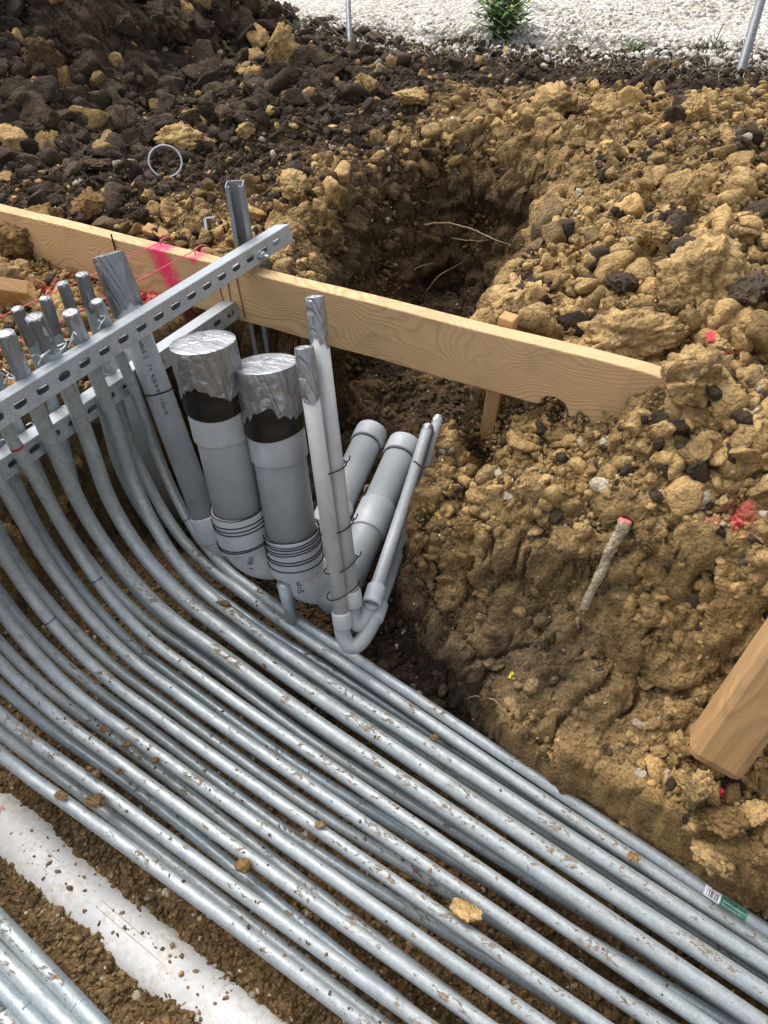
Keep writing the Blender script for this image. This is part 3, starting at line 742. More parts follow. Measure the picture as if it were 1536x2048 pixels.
for i, (px, py, wp, lab, col, asp, lift, pk) in enumerate(CL):
    big_clod(px, py, wp, lab, col, 400+i*7, asp, lift, rot=(i*1.3) % 3.1, pink=pk)

# ================================================================== CONDUITS
def profile(xv, zh, Rb, ztop, xend, slope=SLOPE):
    a = np.linspace(0, np.pi/2, 28); pts = [(xv, z) for z in np.linspace(ztop, zh+Rb, 16)[:-1]]
    pts += [(xv+Rb*(1-math.cos(q)), zh+Rb*(1-math.sin(q))) for q in a]
    pts += [(x_, zh+slope*(x_-(xv+Rb))) for x_ in np.linspace(xv+Rb, xend, 40)[1:]]
    return np.array(pts)
def conduit_path(prof, traces, ytop=None):
    xz = prof; s = np.concatenate([[0], np.cumsum(np.hypot(*np.diff(xz, axis=0).T))])
    S, Yk = [], []
    for (px, py) in traces:
        d = rayd(px, py); g = (xz[:, 0]-CAM[0])*d[2]-(xz[:, 1]-CAM[2])*d[0]
        z = np.where(np.sign(g[:-1]) != np.sign(g[1:]))[0]
        if len(z) == 0: continue
        i = z[0]; f = g[i]/(g[i]-g[i+1]); p = xz[i]*(1-f)+xz[i+1]*f
        k = ((p[0]-CAM[0])*d[0]+(p[1]-CAM[2])*d[2])/(d[0]**2+d[2]**2)
        S.append(s[i]*(1-f)+s[i+1]*f); Yk.append(d[1]*k)
    o = np.argsort(S); S, Yk = np.array(S)[o], np.array(Yk)[o]
    # gentle curve through the measured places, straight beyond them
    if ytop is not None: S = np.r_[0, S]; Yk = np.r_[ytop, Yk]
    deg = min(3, len(S)-1)
    lo = np.clip((Yk[1]-Yk[0])/(S[1]-S[0]+1e-9), -.05, .05) if S[1]-S[0] > .1 else 0.0
    hi = np.clip((Yk[-1]-Yk[-2])/(S[-1]-S[-2]), -.09, .06)
    g = np.arange(-.5, s[-1]+.5, .01); yg = np.interp(g, S, Yk)
    yg += np.where(g < S[0], (g-S[0])*lo, 0)+np.where(g > S[-1], (g-S[-1])*hi, 0)
    k = np.exp(-(np.arange(-24, 25)/9.0)**2/2); k /= k.sum()
    yg = np.convolve(np.pad(yg, 24, mode='reflect', reflect_type='odd'), k, mode='valid')
    return np.stack([xz[:, 0], np.interp(s, g, yg), xz[:, 1]], 1)
def cap_tape(name, top, axis, r, L, mat, parent, hem=.012, seed=0, seg=40, points=3, dome=.003, drawin=0.0):
    """tape bag over a pipe end: taut flat top, sharply folded flat facets down the sides, torn uneven hem"""
    axis = np.asarray(axis, float); axis /= np.linalg.norm(axis); top = np.asarray(top, float)
    u = np.cross(axis, [0.3, .9, .1]); u /= np.linalg.norm(u); v = np.cross(axis, u); rg = np.random.default_rng(seed)
    seg = 40 if r > .045 else 26 if r > .025 else 16; ns = 9 if r > .045 else 8; nr = 5
    a = (np.arange(seg)+rg.uniform(-.25, .25, seg))/seg*2*np.pi; rows = []; amp = .0030*(r/.06)**.6
    hl = L+hem*(np.abs(((a*points/(2*np.pi)+seed*.37) % 1)-.5)*2.4-.7)+hem*.35*rg.normal(size=seg)*.5
    for i in range(1, nr+1):
        q = i/nr; rr = r*q
        rows.append(top[None]+(u[None]*np.cos(a)[:, None]+v[None]*np.sin(a)[:, None])*rr+axis[None]*(dome*(1-q*q)+.0005*rg.normal(size=seg)*(q < 1))[:, None])
    pleat = rg.uniform(-1, 1, seg)
    for i in range(1, ns+1):
        q = i/ns; pleat = pleat*.75+rg.uniform(-1, 1, seg)*.6
        rr = r+.0008+amp*(.35+.65*q)*np.clip(pleat, -1.1, 1.1)-drawin*q; rr = np.maximum(rr, r-.0002)
        aa = a+rg.uniform(-.28, .28, seg)/seg*2*np.pi
        rows.append(top[None]+(u[None]*np.cos(aa)[:, None]+v[None]*np.sin(aa)[:, None])*rr[:, None]-axis[None]*(hl*q+(rg.uniform(-.2, .2, seg)*L/ns if i < ns else 0))[:, None])
    V = np.vstack(rows+[(top+axis*dome)[None]]); n = len(rows); ci = len(V)-1; F = []
    for k in range(seg): F.append((ci, k, (k+1) % seg))
    for i in range(n-1):
        for k in range(seg):
            k2 = (k+1) % seg; A, B, Cc, Dd = i*seg+k, (i+1)*seg+k, (i+1)*seg+k2, i*seg+k2
            F += [(A, B, Cc), (A, Cc, Dd)] if rg.uniform() < .5 else [(A, B, Dd), (B, Cc, Dd)]
    o = link_mesh(name, V, F, mat, parent, False)
    sm = np.zeros(len(o.data.polygons), bool); sm[:seg+(nr-1)*seg*2] = True; o.data.polygons.foreach_set('use_smooth', sm)
    m = o.modifiers.new('thickness', 'SOLIDIFY'); m.thickness = .0006; m.offset = -1
    bv = o.modifiers.new('fold', 'BEVEL'); bv.width = .0006; bv.segments = 1; bv.limit_method = 'ANGLE'; bv.angle_limit = math.radians(12)
    return o
def ring_on(name, P, i, r, mat, parent, wd=.003, th=.0007, seg=24):
    P = np.asarray(P); T = P[min(i+1, len(P)-1)]-P[i-1]; T /= np.linalg.norm(T)
    Q = np.array([P[i]-T*wd/2, P[i], P[i]+T*wd/2]); V, F, uv = tube(Q, r+th, seg, False)
    return link_mesh(name, V, F, mat, parent, True, uv)
def conduit(prof, tr, r, mat, label, group, cap=True, joint=None, red=None, ztop_extra=0, cseed=1, ytop=None, stripe=None):
    P = conduit_path(prof, tr, ytop)
    V, F, uv = tube(P, r, 22, True)
    o = link_mesh('conduit', V, F, mat, None, True, uv, origin=P[0]); tag(o, label, 'conduit', group)
    if cap:
        cap_tape('tape_cap', P[0], P[0]-P[3], r, .075+.02*((cseed*37) % 5)/5, M_TAPED if cseed % 2 else M_TAPE, o, hem=.008, seed=cseed, seg=28, points=2)
    for (jpx, jpy) in (joint or []):
        pj = np.array([proj(p)[:2] for p in P]); i = int(np.argmin(np.hypot(pj[:, 0]-jpx, pj[:, 1]-jpy)))
        i = min(max(i, 2), len(P)-3); ring_on('joint', P, i, r, M_BLACK, o, .0022, .0006)
    if red:
        pj = np.array([proj(p)[:2] for p in P]); i = int(np.argmin(np.hypot(pj[:, 0]-red[0], pj[:, 1]-red[1])))
        ring_on('red_band', P, i, r, M_REDB, o, .005, .0006)
    return o, P
M_REDB = plain_mat('red_tape', (.45, .02, .04), .5)
ZU, ZL = -.340, -.380
pu = lambda top=.335, R=.29, xv=-1.225, zh=ZU: profile(xv, zh, R, top, 1.3)
UT = [  # upper layer: traced centre lines, radius, cap height
 ('f', [(191, 603), (238, 705), (320, 900), (375, 1029), (390, 1072), (441, 1127), (508, 1181), (600, 1244), (700, 1308), (1000, 1507), (1250, 1673), (1450, 1804), (1536, 1862)], .0120, .306),
 ('e', [(164, 548), (300, 960), (320, 1010), (351, 1068), (414, 1130), (488, 1188), (600, 1271), (700, 1336), (1000, 1542), (1450, 1838)], .0133, .28),
 ('d', [(139, 625), (187, 735), (250, 900), (281, 978), (309, 1048), (351, 1127), (410, 1181), (469, 1232), (600, 1329), (1000, 1586), (1450, 1877)], .0152, .313),
 ('c', [(66, 634), (133, 762), (184, 900), (208, 970), (238, 1033), (289, 1111), (351, 1181), (430, 1246), (527, 1322), (600, 1370), (1000, 1639), (1450, 1935)], .0162, .34),
 ('b', [(2, 670), (66, 798), (109, 900), (133, 959), (187, 1045), (250, 1142), (312, 1208), (351, 1243), (430, 1298), (600, 1424), (1000, 1691), (1450, 1998)], .0158, .339),
 ('a', [(33, 900), (98, 1000), (137, 1064), (166, 1109), (191, 1156), (219, 1195), (280, 1263), (351, 1318), (469, 1404), (600, 1492), (1000, 1766)], .0126, .34),
 ('g', [(20, 1000), (82, 1098), (121, 1156), (148, 1195), (186, 1244), (215, 1273), (280, 1332), (430, 1442), (600, 1558), (1000, 1833)], .0126, .34),
 ('h', [(0, 1101), (39, 1156), (68, 1195), (98, 1240), (121, 1268), (195, 1339), (280, 1408), (430, 1517), (600, 1634), (1000, 1910)], .0125, .34),
 ('i', [(0, 1215), (29, 1254), (64, 1300), (98, 1343), (146, 1382), (195, 1421), (280, 1483), (430, 1590), (600, 1710), (1000, 1990)], .0129, .34),
 ('j', [(12, 1339), (39, 1362), (78, 1402), (137, 1450), (195, 1491), (280, 1557), (430, 1665), (600, 1786)], .0126, .34),
 ('k', [(0, 1431), (39, 1460), (98, 1505), (156, 1544), (280, 1638), (430, 1748), (600, 1870)], .0127, .34),
 ('l', [(0, 1509), (59, 1552), (125, 1600), (280, 1712), (430, 1822), (600, 1951)], .0128, .34)]
ULAB = ['slim outermost conduit against the soil bank, carrying the printed sticker',
 'second conduit from the soil bank, dark taped cap just left of the medium plastic pipe',
 'third upper conduit from the soil bank, pale taped end left of the slim one',
 'stout fourth conduit from the soil bank in the upper layer',
 'stout fifth conduit from the soil bank, taped end at the left edge',
 'narrower conduit with a thin red band beside the lower rail',
 'seventh conduit from the soil bank, entering at the left edge just under the lower rail',
 'eighth conduit from the soil bank, with a dark joint line in its bend',
 'ninth conduit from the soil bank in the upper layer',
 'tenth conduit from the soil bank in the upper layer, third from the white pipe',
 'eleventh conduit from the soil bank, second upper one from the buried white pipe',
 'last upper conduit on the white pipe side, lying closest to the buried white pipe']
JO = {'f': [(378, 1034)], 'a': [(193, 1160)], 'h': [(98, 1243)]}
GU, GL = 'upper layer of bent steel conduits', 'lower layer of bent steel conduits'
UP = {}
for i, (k, tr, r, zt) in enumerate(UT):
    o, P = conduit(pu(zt) if k != 'e' else profile(-1.300, ZU-.004, .31, .329, 1.3), tr, r, GALV[(i*2+1) % 4], ULAB[i], GU, joint=JO.get(k), red=(29, 893) if k == 'a' else None, cseed=i+2)
    UP[k] = (o, P, r)
LT = [
 ('L3', [(129, 578), (176, 700), (372, 1129), (405, 1164), (434, 1192), (473, 1221), (500, 1243), (600, 1303), (700, 1364), (1000, 1560), (1450, 1850)], .0115, .329),
 ('L4', [(80, 595), (120, 690), (395, 1205), (444, 1244), (483, 1272), (600, 1352), (700, 1415), (1000, 1612), (1450, 1905)], .0115, .319),
 ('L45', [(35, 619), (90, 740), (351, 1258), (600, 1434), (1000, 1702), (1450, 2012)], .0115, .327),
 ('L5', [(207, 1150), (234, 1187), (278, 1230), (337, 1272), (395, 1311), (454, 1356), (500, 1389), (600, 1470), (1000, 1718)], .0115, .327),
 ('L6', [(137, 1140), (176, 1195), (215, 1238), (280, 1304), (346, 1352), (395, 1387), (600, 1538), (1000, 1776)], .0115, .327),
 ('L7', [(78, 1178), (117, 1226), (156, 1264), (200, 1308), (259, 1356), (317, 1400), (600, 1605), (1000, 1847)], .0115, .33),
 ('L8', [(0, 1180), (39, 1240), (78, 1283), (98, 1300), (146, 1339), (195, 1378), (244, 1415), (300, 1460), (600, 1686), (1000, 1930)], .0115, .33),
 ('L9', [(0, 1281), (20, 1308), (59, 1351), (117, 1394), (176, 1437), (215, 1466), (273, 1507), (600, 1760)], .0115, .33),
 ('L10', [(0, 1374), (49, 1411), (98, 1456), (156, 1499), (215, 1536), (273, 1577), (600, 1843)], .0115, .33),
 ('L11', [(0, 1468), (39, 1493), (98, 1538), (166, 1589), (280, 1676), (600, 1922)], .0115, .33)]
LLAB = ['lower conduit with the rightmost dark taped cap but one behind the upper rail',
 'lower conduit with the second dark taped cap from the left behind the upper rail',
 'lower conduit whose dark taped cap stands farthest left behind the upper rail',
 'lower conduit peeping out beside the red banded one',
 'lower conduit between the red banded one and the seventh upper one', 'lower conduit peeping out above the eighth upper one', 'lower conduit between the eighth and ninth upper ones with a mud smear',
 'lower conduit between the ninth and tenth upper ones', 'lower conduit between the tenth and eleventh upper ones',
 'lower conduit between the last two upper ones on the white pipe side']
LP = {}
for i, (k, tr, r, zt) in enumerate(LT):
    o, P = conduit(profile(-1.305, ZL, .31, zt, 1.3), tr, r, GALV[(i+2) % 4], LLAB[i], GL, cseed=2*i+21)
    LP[k] = (o, P, r)
# the second bundle in the lower left corner
for i, (tr, r, lab) in enumerate([([(0, 1845), (78, 1927), (156, 2009), (196, 2052)], .0165, 'conduit nearest the white pipe in the small bundle in the lower left corner'),
     ([(0, 1912), (66, 1978), (136, 2050)], .0165, 'second conduit of the small bundle in the lower left corner'),
     ([(0, 1972), (50, 2024), (74, 2050)], .0165, 'third conduit of the small bundle in the lower left corner'),
     ([(-10, 2016), (18, 2050)], .0165, 'conduit at the very corner of the picture, outermost of the small bundle')]):
    pts = [atzs(x_, y_, -.42) for x_, y_ in tr]
    a0 = pts[0]-(pts[1]-pts[0])/np.linalg.norm(pts[1]-pts[0])*.35; a1 = pts[-1]+(pts[-1]-pts[-2])/np.linalg.norm(pts[-1]-pts[-2])*.5
    P = catmull([a0]+pts+[a1], 10)
    o = tube_obj('conduit', P, r, GALV[i % 4]); tag(o, lab, 'conduit', 'small bundle of conduits beyond the white pipe')

# ------------------------------------------------------------------ strut rails and post
def strut(name, A, B, up, front, label, mat, slot_phase=0.0, slots=True, wd=.0413, parent=None):
    """U channel from A to B; slotted web faces 'front'; lips at the back"""
    A, B = np.asarray(A, float), np.asarray(B, float); L = np.linalg.norm(B-A); d = (B-A)/L
    up = np.asarray(up, float); up = up-d*(up@d); up /= np.linalg.norm(up); fr = np.cross(d, up); fr *= np.sign(fr@np.asarray(front, float))
    hw = wd/2; V = []; F = []
    def pt(s, u_, f_): return A+d*s+up*u_+fr*f_
    # web with slots, 50.8 mm apart
    pitch = .0508; s = 0; cells = []
    k0 = -slot_phase
    xs = []
    e = k0
    while e < L: 
        if e+pitch > 0: xs.append((max(e, 0), min(e+pitch, L), e))
        e += pitch
    nsl = 20; a = np.arange(nsl)/nsl*2*np.pi
    th = .0025
    for (s0, s1, e) in xs:
        full = (s1-s0) > pitch*.98 and slots
        if not full:
            b = len(V); V += [pt(s0, -hw, hw), pt(s1, -hw, hw), pt(s1, hw, hw), pt(s0, hw, hw)]; F.append((b, b+1, b+2, b+3)); continue
        cx = (s0+s1)/2; hl, hr = .0068, .0082
        outer, inner_ = [], []
        for q in a:
            c, s_ = math.cos(q), math.sin(q)
            ix = cx+(hl if c > 0.001 else -hl if c < -0.001 else 0)+hr*c; inner_.append((ix, hr*s_))
            m = max(abs(c)/((s1-s0)/2), abs(s_)/hw); outer.append((cx+c/m, s_/m))
        b = len(V)
        for (p, q) in outer: V.append(pt(p, q, hw))
        for (p, q) in inner_: V.append(pt(p, q, hw))
        for (p, q) in inner_: V.append(pt(p, q, hw-th))
        for j in range(nsl):
            j2 = (j+1) % nsl; F.append((b+j, b+j2, b+nsl+j2, b+nsl+j)); F.append((b+nsl+j, b+nsl+j2, b+2*nsl+j2, b+2*nsl+j))
        # corner triangles of the cell
        for (cu, cv) in ((s1, hw), (s0, hw), (s0, -hw), (s1, -hw)):
            best = sorted(range(nsl), key=lambda j: math.hypot(outer[j][0]-cu, outer[j][1]-cv))[:2]
            ii = len(V); V.append(pt(cu, cv, hw))
            F.append((b+best[0], ii, b+best[1]))
    # flanges with rounded shoulders and inturned lips
    for sg in (1, -1):
        prof_ = [(sg*hw, hw), (sg*hw, -hw), (sg*(hw-.0095), -hw), (sg*(hw-.0095), -hw+.006)]
        prof_[0] = (sg*hw, hw-.0001)
        b = len(V)
        for (u_, f_) in prof_:
            V += [pt(0, u_, f_), pt(L, u_, f_)]
        for j in range(3): F.append((b+2*j, b+2*j+1, b+2*j+3, b+2*j+2))
    o = link_mesh(name, V, F, mat, parent, False)
    bm = bmesh.new(); bm.from_mesh(o.data); bmesh.ops.remove_doubles(bm, verts=bm.verts, dist=.0003); bmesh.ops.recalc_face_normals(bm, faces=bm.faces); bm.to_mesh(o.data); bm.free()
    m = o.modifiers.new('thickness', 'SOLIDIFY'); m.thickness = .0024; m.offset = 0
    bv = o.modifiers.new('bevel', 'BEVEL'); bv.width = .003; bv.segments = 3; bv.limit_method = 'ANGLE'; bv.angle_limit = math.radians(60)
    if label: tag(o, label, 'strut rail', 'slotted strut rails')
    return o
# slot spacing measured in the photo sets the phase
ru = strut('strut_rail', (-1.19, .20, .236), (-1.19, 1.452, .236), (-.22, 0, 1), (1, 0, 0), 'upper slotted strut rail crossing over the form board, in front of all conduits', M_RAIL, slot_phase=.0)
rl = strut('strut_rail', (-1.264, .25, .088), (-1.264, 1.33, .088), (-.16, 0, 1), (1, 0, 0), 'lower slotted strut rail passing behind the front conduits', M_RAIL, slot_phase=.02)
# bolt and washer near the end of the upper rail
def bolt(parent, c, ax, s=1.0):
    ax = np.asarray(ax, float); ax /= np.linalg.norm(ax)
    V, F, uv = tube([c, c+ax*.004*s], .0125*s, 20); w_ = link_mesh('washer', V, F, M_RAIL, parent, False)
    V, F, uv = tube([c+ax*.004*s, c+ax*.013*s], .0095*s, 6); link_mesh('nut', V, F, M_RAIL, parent, False)
    V, F, uv = tube([c+ax*.013*s, c+ax*.026*s], .0045*s, 12); link_mesh('bolt', V, F, M_RAIL, parent, False)
qb = aty(520, 510, 1.0); qb = atx(520, 510, -1.169); bolt(ru, qb, (1, 0, 0))
# vertical post of strut channel, open side towards the camera's right
PX, PY = -1.253, 1.372
def post():
    zt, zb = .372, -.42; hw = .0205; g = .0105
    Vs = []
    c = math.cos(math.radians(-57)); s_ = math.sin(math.radians(-57)); 
    # closed outline with thickness, local: web at -u, open at +u
    out = [(-hw, -hw), (hw, -hw), (hw, -g), (hw-.008, -g), (hw-.008, -g-.0024), (hw-.0026, -g-.0024), (hw-.0026, -hw+.0026), (-hw+.0026, -hw+.0026),
           (-hw+.0026, hw-.0026), (hw-.0026, hw-.0026), (hw-.0026, g+.0024), (hw-.008, g+.0024), (hw-.008, g), (hw, g), (hw, hw), (-hw, hw)]
    for z in (zb, zt):
        for (u_, v_) in out: Vs.append((PX+u_*c-v_*s_, PY+u_*s_+v_*c, z))
    n = len(out); F = [(i, (i+1) % n, n+(i+1) % n, n+i) for i in range(n)]
    F += [tuple(range(n-1, -1, -1)), tuple(range(n, 2*n))]
    o = link_mesh('strut_post', Vs, F, M_POST, None, False); tag(o, 'dull upright strut channel post standing behind the form board, with both rails bolted to it', 'strut post')
    return bevel(o, .0008, 1)
post()

# ------------------------------------------------------------------ tie wires
def wire(name, pts, r, mat, label=None, cat='tie wire', group=None, parent=None, n=8):
    P = catmull(pts, n); V, F, uv = tube(P, r, 8); o = link_mesh(name, V, F, mat, parent)
    if label: tag(o, label, cat, group)
    return o
def loop_wire(c, ax, r, wr, turns=1, pitch=.004, mat=None, seed=0, a0=0, sag=.0):
    ax = np.asarray(ax, float); ax /= np.linalg.norm(ax); u = np.cross(ax, [.2, .1, .9] if abs(ax[2]) < .8 else [1, .2, .1]); u /= np.linalg.norm(u); v = np.cross(ax, u)
    r_ = np.random.default_rng(seed); n = int(28*turns); t_ = np.linspace(0, turns*2*np.pi, n)+a0
    off = np.cumsum(r_.normal(size=n))*.00035
    return np.asarray(c)[None]+(u[None]*np.cos(t_)[:, None]+v[None]*np.sin(t_)[:, None])*(r+wr*.8)+ax[None]*((t_-a0)/(2*np.pi)*pitch+off+sag*np.cos(t_))[:, None]
def silver_tie(px, py, X, label):
    """short twisted wire pigtail with two clipped ends"""
    q = atx(px, py, X); r_ = np.random.default_rng(int(px*7+py))
    mb = MB()
    for k in range(2):
        P = [q+np.array([0, -.016, -.012])*(1-2*k)*.5, q+np.array([.004, 0, .004]), q+r_.normal(size=3)*.004+[0.006, .004+.01*k, .012], q+r_.normal(size=3)*.006+[.004, -.012+.02*k, .016]]
        V, F, uv = tube(catmull(P, 6), .0013, 6); mb.add(V, F)
    o = mb.build('tie_wire', M_WIRES); tag(o, label, 'tie wire', 'bright wire ties on the strut rails')
for (px, py, X, lab) in [(12, 758, -1.215, 'bright wire tie on the upper rail beside the leftmost taped cap'), (80, 720, -1.215, 'bright wire tie on the upper rail between the second and third conduits from the left'),
        (118, 706, -1.215, 'bright wire tie behind the upper rail where the pale taped conduit dips under it'), (140, 686, -1.215, 'bright wire tie on the upper rail left of the middle taped cap'), (200, 650, -1.215, 'bright wire tie on top of the upper rail beside the slim conduit cap'),
        (224, 752, -1.29, 'bright wire tie on the lower rail under the big plastic pipe'), (117, 828, -1.29, 'bright wire tie on the lower rail between the two stout conduits'),
        (66, 860, -1.29, 'bright wire tie on the lower rail left of the stout conduits'), (10, 895, -1.29, 'bright wire tie on the lower rail at the left edge'), (283, 768, -1.245, 'short bright wire end poking from the lower rail beside the plastic pipe')]:
    silver_tie(px, py, X, lab)

# ================================================================== PLASTIC PIPES
def coupling(name, c0, c1, r, mat, parent, wall=.004, lip=True):
    """sleeve with a bevelled open rim"""
    c0, c1 = np.asarray(c0, float), np.asarray(c1, float); d = (c1-c0)/np.linalg.norm(c1-c0); L = np.linalg.norm(c1-c0)
    ss = [0, .0015, .004, L*.5, L-.004, L-.0015, L]; rr = [r-wall, r-.0012, r, r, r, r-.0012, r-wall]
    P = [c0+d*s for s in ss]; V, F, uv = tube(P, rr, 44, False); return link_mesh(name, V, F, mat, parent, True, uv)
def glyphs(parent, P0, ax, out, n, h, r, mat, seed, name='print', step=None):
    """a line of small worn printed characters following a pipe of radius r; P0 on the pipe axis"""
    r_ = np.random.default_rng(seed); ax = np.asarray(ax, float)/np.linalg.norm(ax); out = np.asarray(out, float); out -= ax*(out@ax); out /= np.linalg.norm(out); side = np.cross(ax, out)
    mb = MB(); s = 0
    segs = {0: ((0, 0), (0, 1)), 1: ((.6, 0), (.6, 1)), 2: ((0, 1), (.6, 1)), 3: ((0, .5), (.6, .5)), 4: ((0, 0), (.6, 0)), 5: ((0, .5), (0, 1)), 6: ((0, 0), (.6, 1))}
    for i in range(n):
        if r_.uniform() < .14: s += h*.7; continue
        for k in r_.choice(7, r_.integers(2, 5), replace=False):
            (x0, y0), (x1, y1) = segs[int(k)]
            d = np.array([x1-x0, y1-y0])*h; L = np.hypot(*d); d /= L; w_ = h*.10; nv = np.array([-d[1], d[0]])*w_
            a = np.array([x0, y0])*h; b = np.array([x1, y1])*h; V = []
            for tq in np.linspace(0, 1, 5):
                for sg in (-1, 1):
                    q = a*(1-tq)+b*tq+nv*sg; ang = (q[1]-h/2)/r
                    V.append(P0+ax*(s+q[0])+(out*math.cos(ang)+side*math.sin(ang))*(r+.0003))
            F = [(2*j, 2*j+1, 2*j+3, 2*j+2) for j in range(4)]; mb.add(V, F)
        s += h*.95
    return mb.build(name, mat, parent, False)

def big_pipe(i, top, base, elb_dir, label, black=.046, capL=.088, wires=3):
    top, base = np.asarray(top, float), np.asarray(base, float); ax = (top-base)/np.linalg.norm(top-base); R = .0532
    root = empty('plastic_pipe', base); tag(root, label, 'plastic pipe', 'large stubbed up plastic pipes')
    # vertical barrel
    o = tube_obj('barrel', [base, base*.5+top*.5, top-ax*.004], R, M_PVC, root, 56)
    # bell coupling under the tape
    c1 = top-ax*(capL+black); coupling('coupling', top-ax*(capL+black+.062), top-ax*.01, R+.0048, M_PVCL, root)
    # black tape over its upper part, silver bag on top
    ss = np.linspace(0, black+capL*.72, 14); rr = R+.0070+.0008*np.sin(ss*120+i)
    P = [c1+ax*(s-.0) for s in ss]; V, F, uv = tube(P, rr, 56, False)
    a_ = np.arctan2(V[:, 1]-c1[1], V[:, 0]-c1[0]); low = np.repeat(np.arange(14) == 0, 57); V[low] += ax[None]*(.004*np.sin(a_[low]*2+i))[:, None]
    link_mesh('black_tape', V, F, M_BLACK, root, True, uv)
    cap_tape('tape_cap', top, ax, R+.0086, capL, M_TAPE, root, hem=.030, seed=31+i*5, seg=110, points=3, dome=.003)
    # bell of the elbow and the elbow itself
    coupling('elbow_bell', base-ax*.052, base+ax*.042, R+.0058, M_PVCL, root)
    e = np.asarray(elb_dir, float); e /= np.linalg.norm(e); Rb = .098; pts = []
    b0 = base-ax*.03
    for q in np.linspace(0, 1.45, 16): pts.append(b0-ax*Rb*math.sin(q)+e*Rb*(1-math.cos(q)))
    tube_obj('elbow', pts, R+.0012, M_PVCL2, root, 48)
    glyphs(root, b0-ax*.026, -ax, CAM-b0, 4, .011, R+.0014, M_INK, 5+i)
    # tie wire turns
    mb = MB(); r_ = np.random.default_rng(i+3)
    for k in range(wires):
        for (off, tn) in ((.044-.0, 1.0), (.004, 3), (-.045, 2)) if i == 0 else ((.044, 1), (.03, 2), (.01, 2), (-.012, 2), (-.03, 1)):
            if k: continue
            V, F, uv = tube(loop_wire(base+ax*off, ax+r_.normal(size=3)*.03, R+.0062, .0013, tn, .006, seed=int(off*1000)+k+i*50+60), .0013, 6); mb.add(V, F)
    mb.build('tie_wire', M_WIREB, root)
    return root
M_PVCL2 = pvc_mat('muddy_elbow_plastic', (.42, .445, .46), 1.0)
p1t, p1b = atdep(405, 684, 1.43), atdep(484, 1045, 1.655)
p2t, p2b = atdep(530, 727, 1.46), atdep(588, 1095, 1.665)
big_pipe(0, p1t, p1b, (.42, .9, 0), 'left one of two large grey plastic pipes with taped tops, beside the conduits')
big_pipe(1, p2t, p2b, (.35, .93, 0), 'right one of two large taped plastic pipes, ringed with many wire turns')

# medium pipe in the conduit row
def mid_pipe():
    R = .0302; t_ = atx(217, 513, -1.30); t_[2] += .0; b_ = atz(413, 1042, -.24)
    root = empty('plastic_pipe', b_); tag(root, 'medium grey plastic pipe with a long taped top behind the upper rail', 'plastic pipe')
    ax = (t_-b_)/np.linalg.norm(t_-b_)
    tube_obj('barrel', [b_, (b_+t_)/2, t_], R, M_PVC, root, 36)
    cap_tape('tape_cap', t_+ax*.004, ax, R+.003, .115, M_TAPED, root, hem=.02, seed=77, seg=60, points=2)
    coupling('coupling', b_-ax*.05, b_+ax*.018, R+.0055, M_PVCL, root)
    e = np.array([.25, .95, 0]); P = [b_-ax*.04-ax*.12*math.sin(q)+e*.12*(1-math.cos(q)) for q in np.linspace(0, 1.4, 12)]
    tube_obj('elbow', P, R, M_PVC, root, 28)
    glyphs(root, b_+ax*.46, -ax, CAM-t_, 26, .008, R, M_INK, 9)
    pj = atx(318, 762, -1.30); cc = b_+ax*((pj-b_)@ax)
    V, F, uv = tube(loop_wire(cc, ax+np.array([.05, 0, .0]), R, .0012, 2, .005, seed=5), .0012, 6); link_mesh('tie_wire', V, F, M_WIREB, root)
mid_pipe()
def plain_pipe(name, pts, r, mat, label, cat='plastic pipe', parts=None, seg=32):
    o = tube_obj(name, pts, r, mat, None, seg); tag(o, label, cat); return o
plain_pipe('plastic_pipe', [atx(228, 700, -1.37), atx(270, 830, -1.37), atx(348, 1060, -1.37)], .0302, M_PVC, 'medium grey plastic pipe in the shade behind the slim conduit, without a visible top')
# short open stub beside the coupling
def stub():
    t_ = atz(434, 1050, -.22); b_ = atz(470, 1160, -.42); ax = (t_-b_)/np.linalg.norm(t_-b_)
    V, F, uv = tube([b_, t_], .0145, 24, False); V2, F2, uv2 = tube([b_, t_], .0112, 24, False); mb = MB(); mb.add(V, F, uv); mb.add(V2, [f[::-1] for f in F2], uv2)
    ra = np.arange(25); mb.F += [(25+k, 25+k+1, 50+25+k+1, 50+25+k) for k in range(24)]
    o = mb.build('pipe_stub', GALV[2]); tag(o, 'short open ended steel pipe stub between the medium pipe and the left large pipe', 'pipe stub')
stub()
plain_pipe('support_pipe', [atx(566, 1168, -.80), atx(590, 1262, -.80)], .0135, GALV[2], 'short steel stake pipe standing between the elbows of the two large pipes', 'pipe stub')

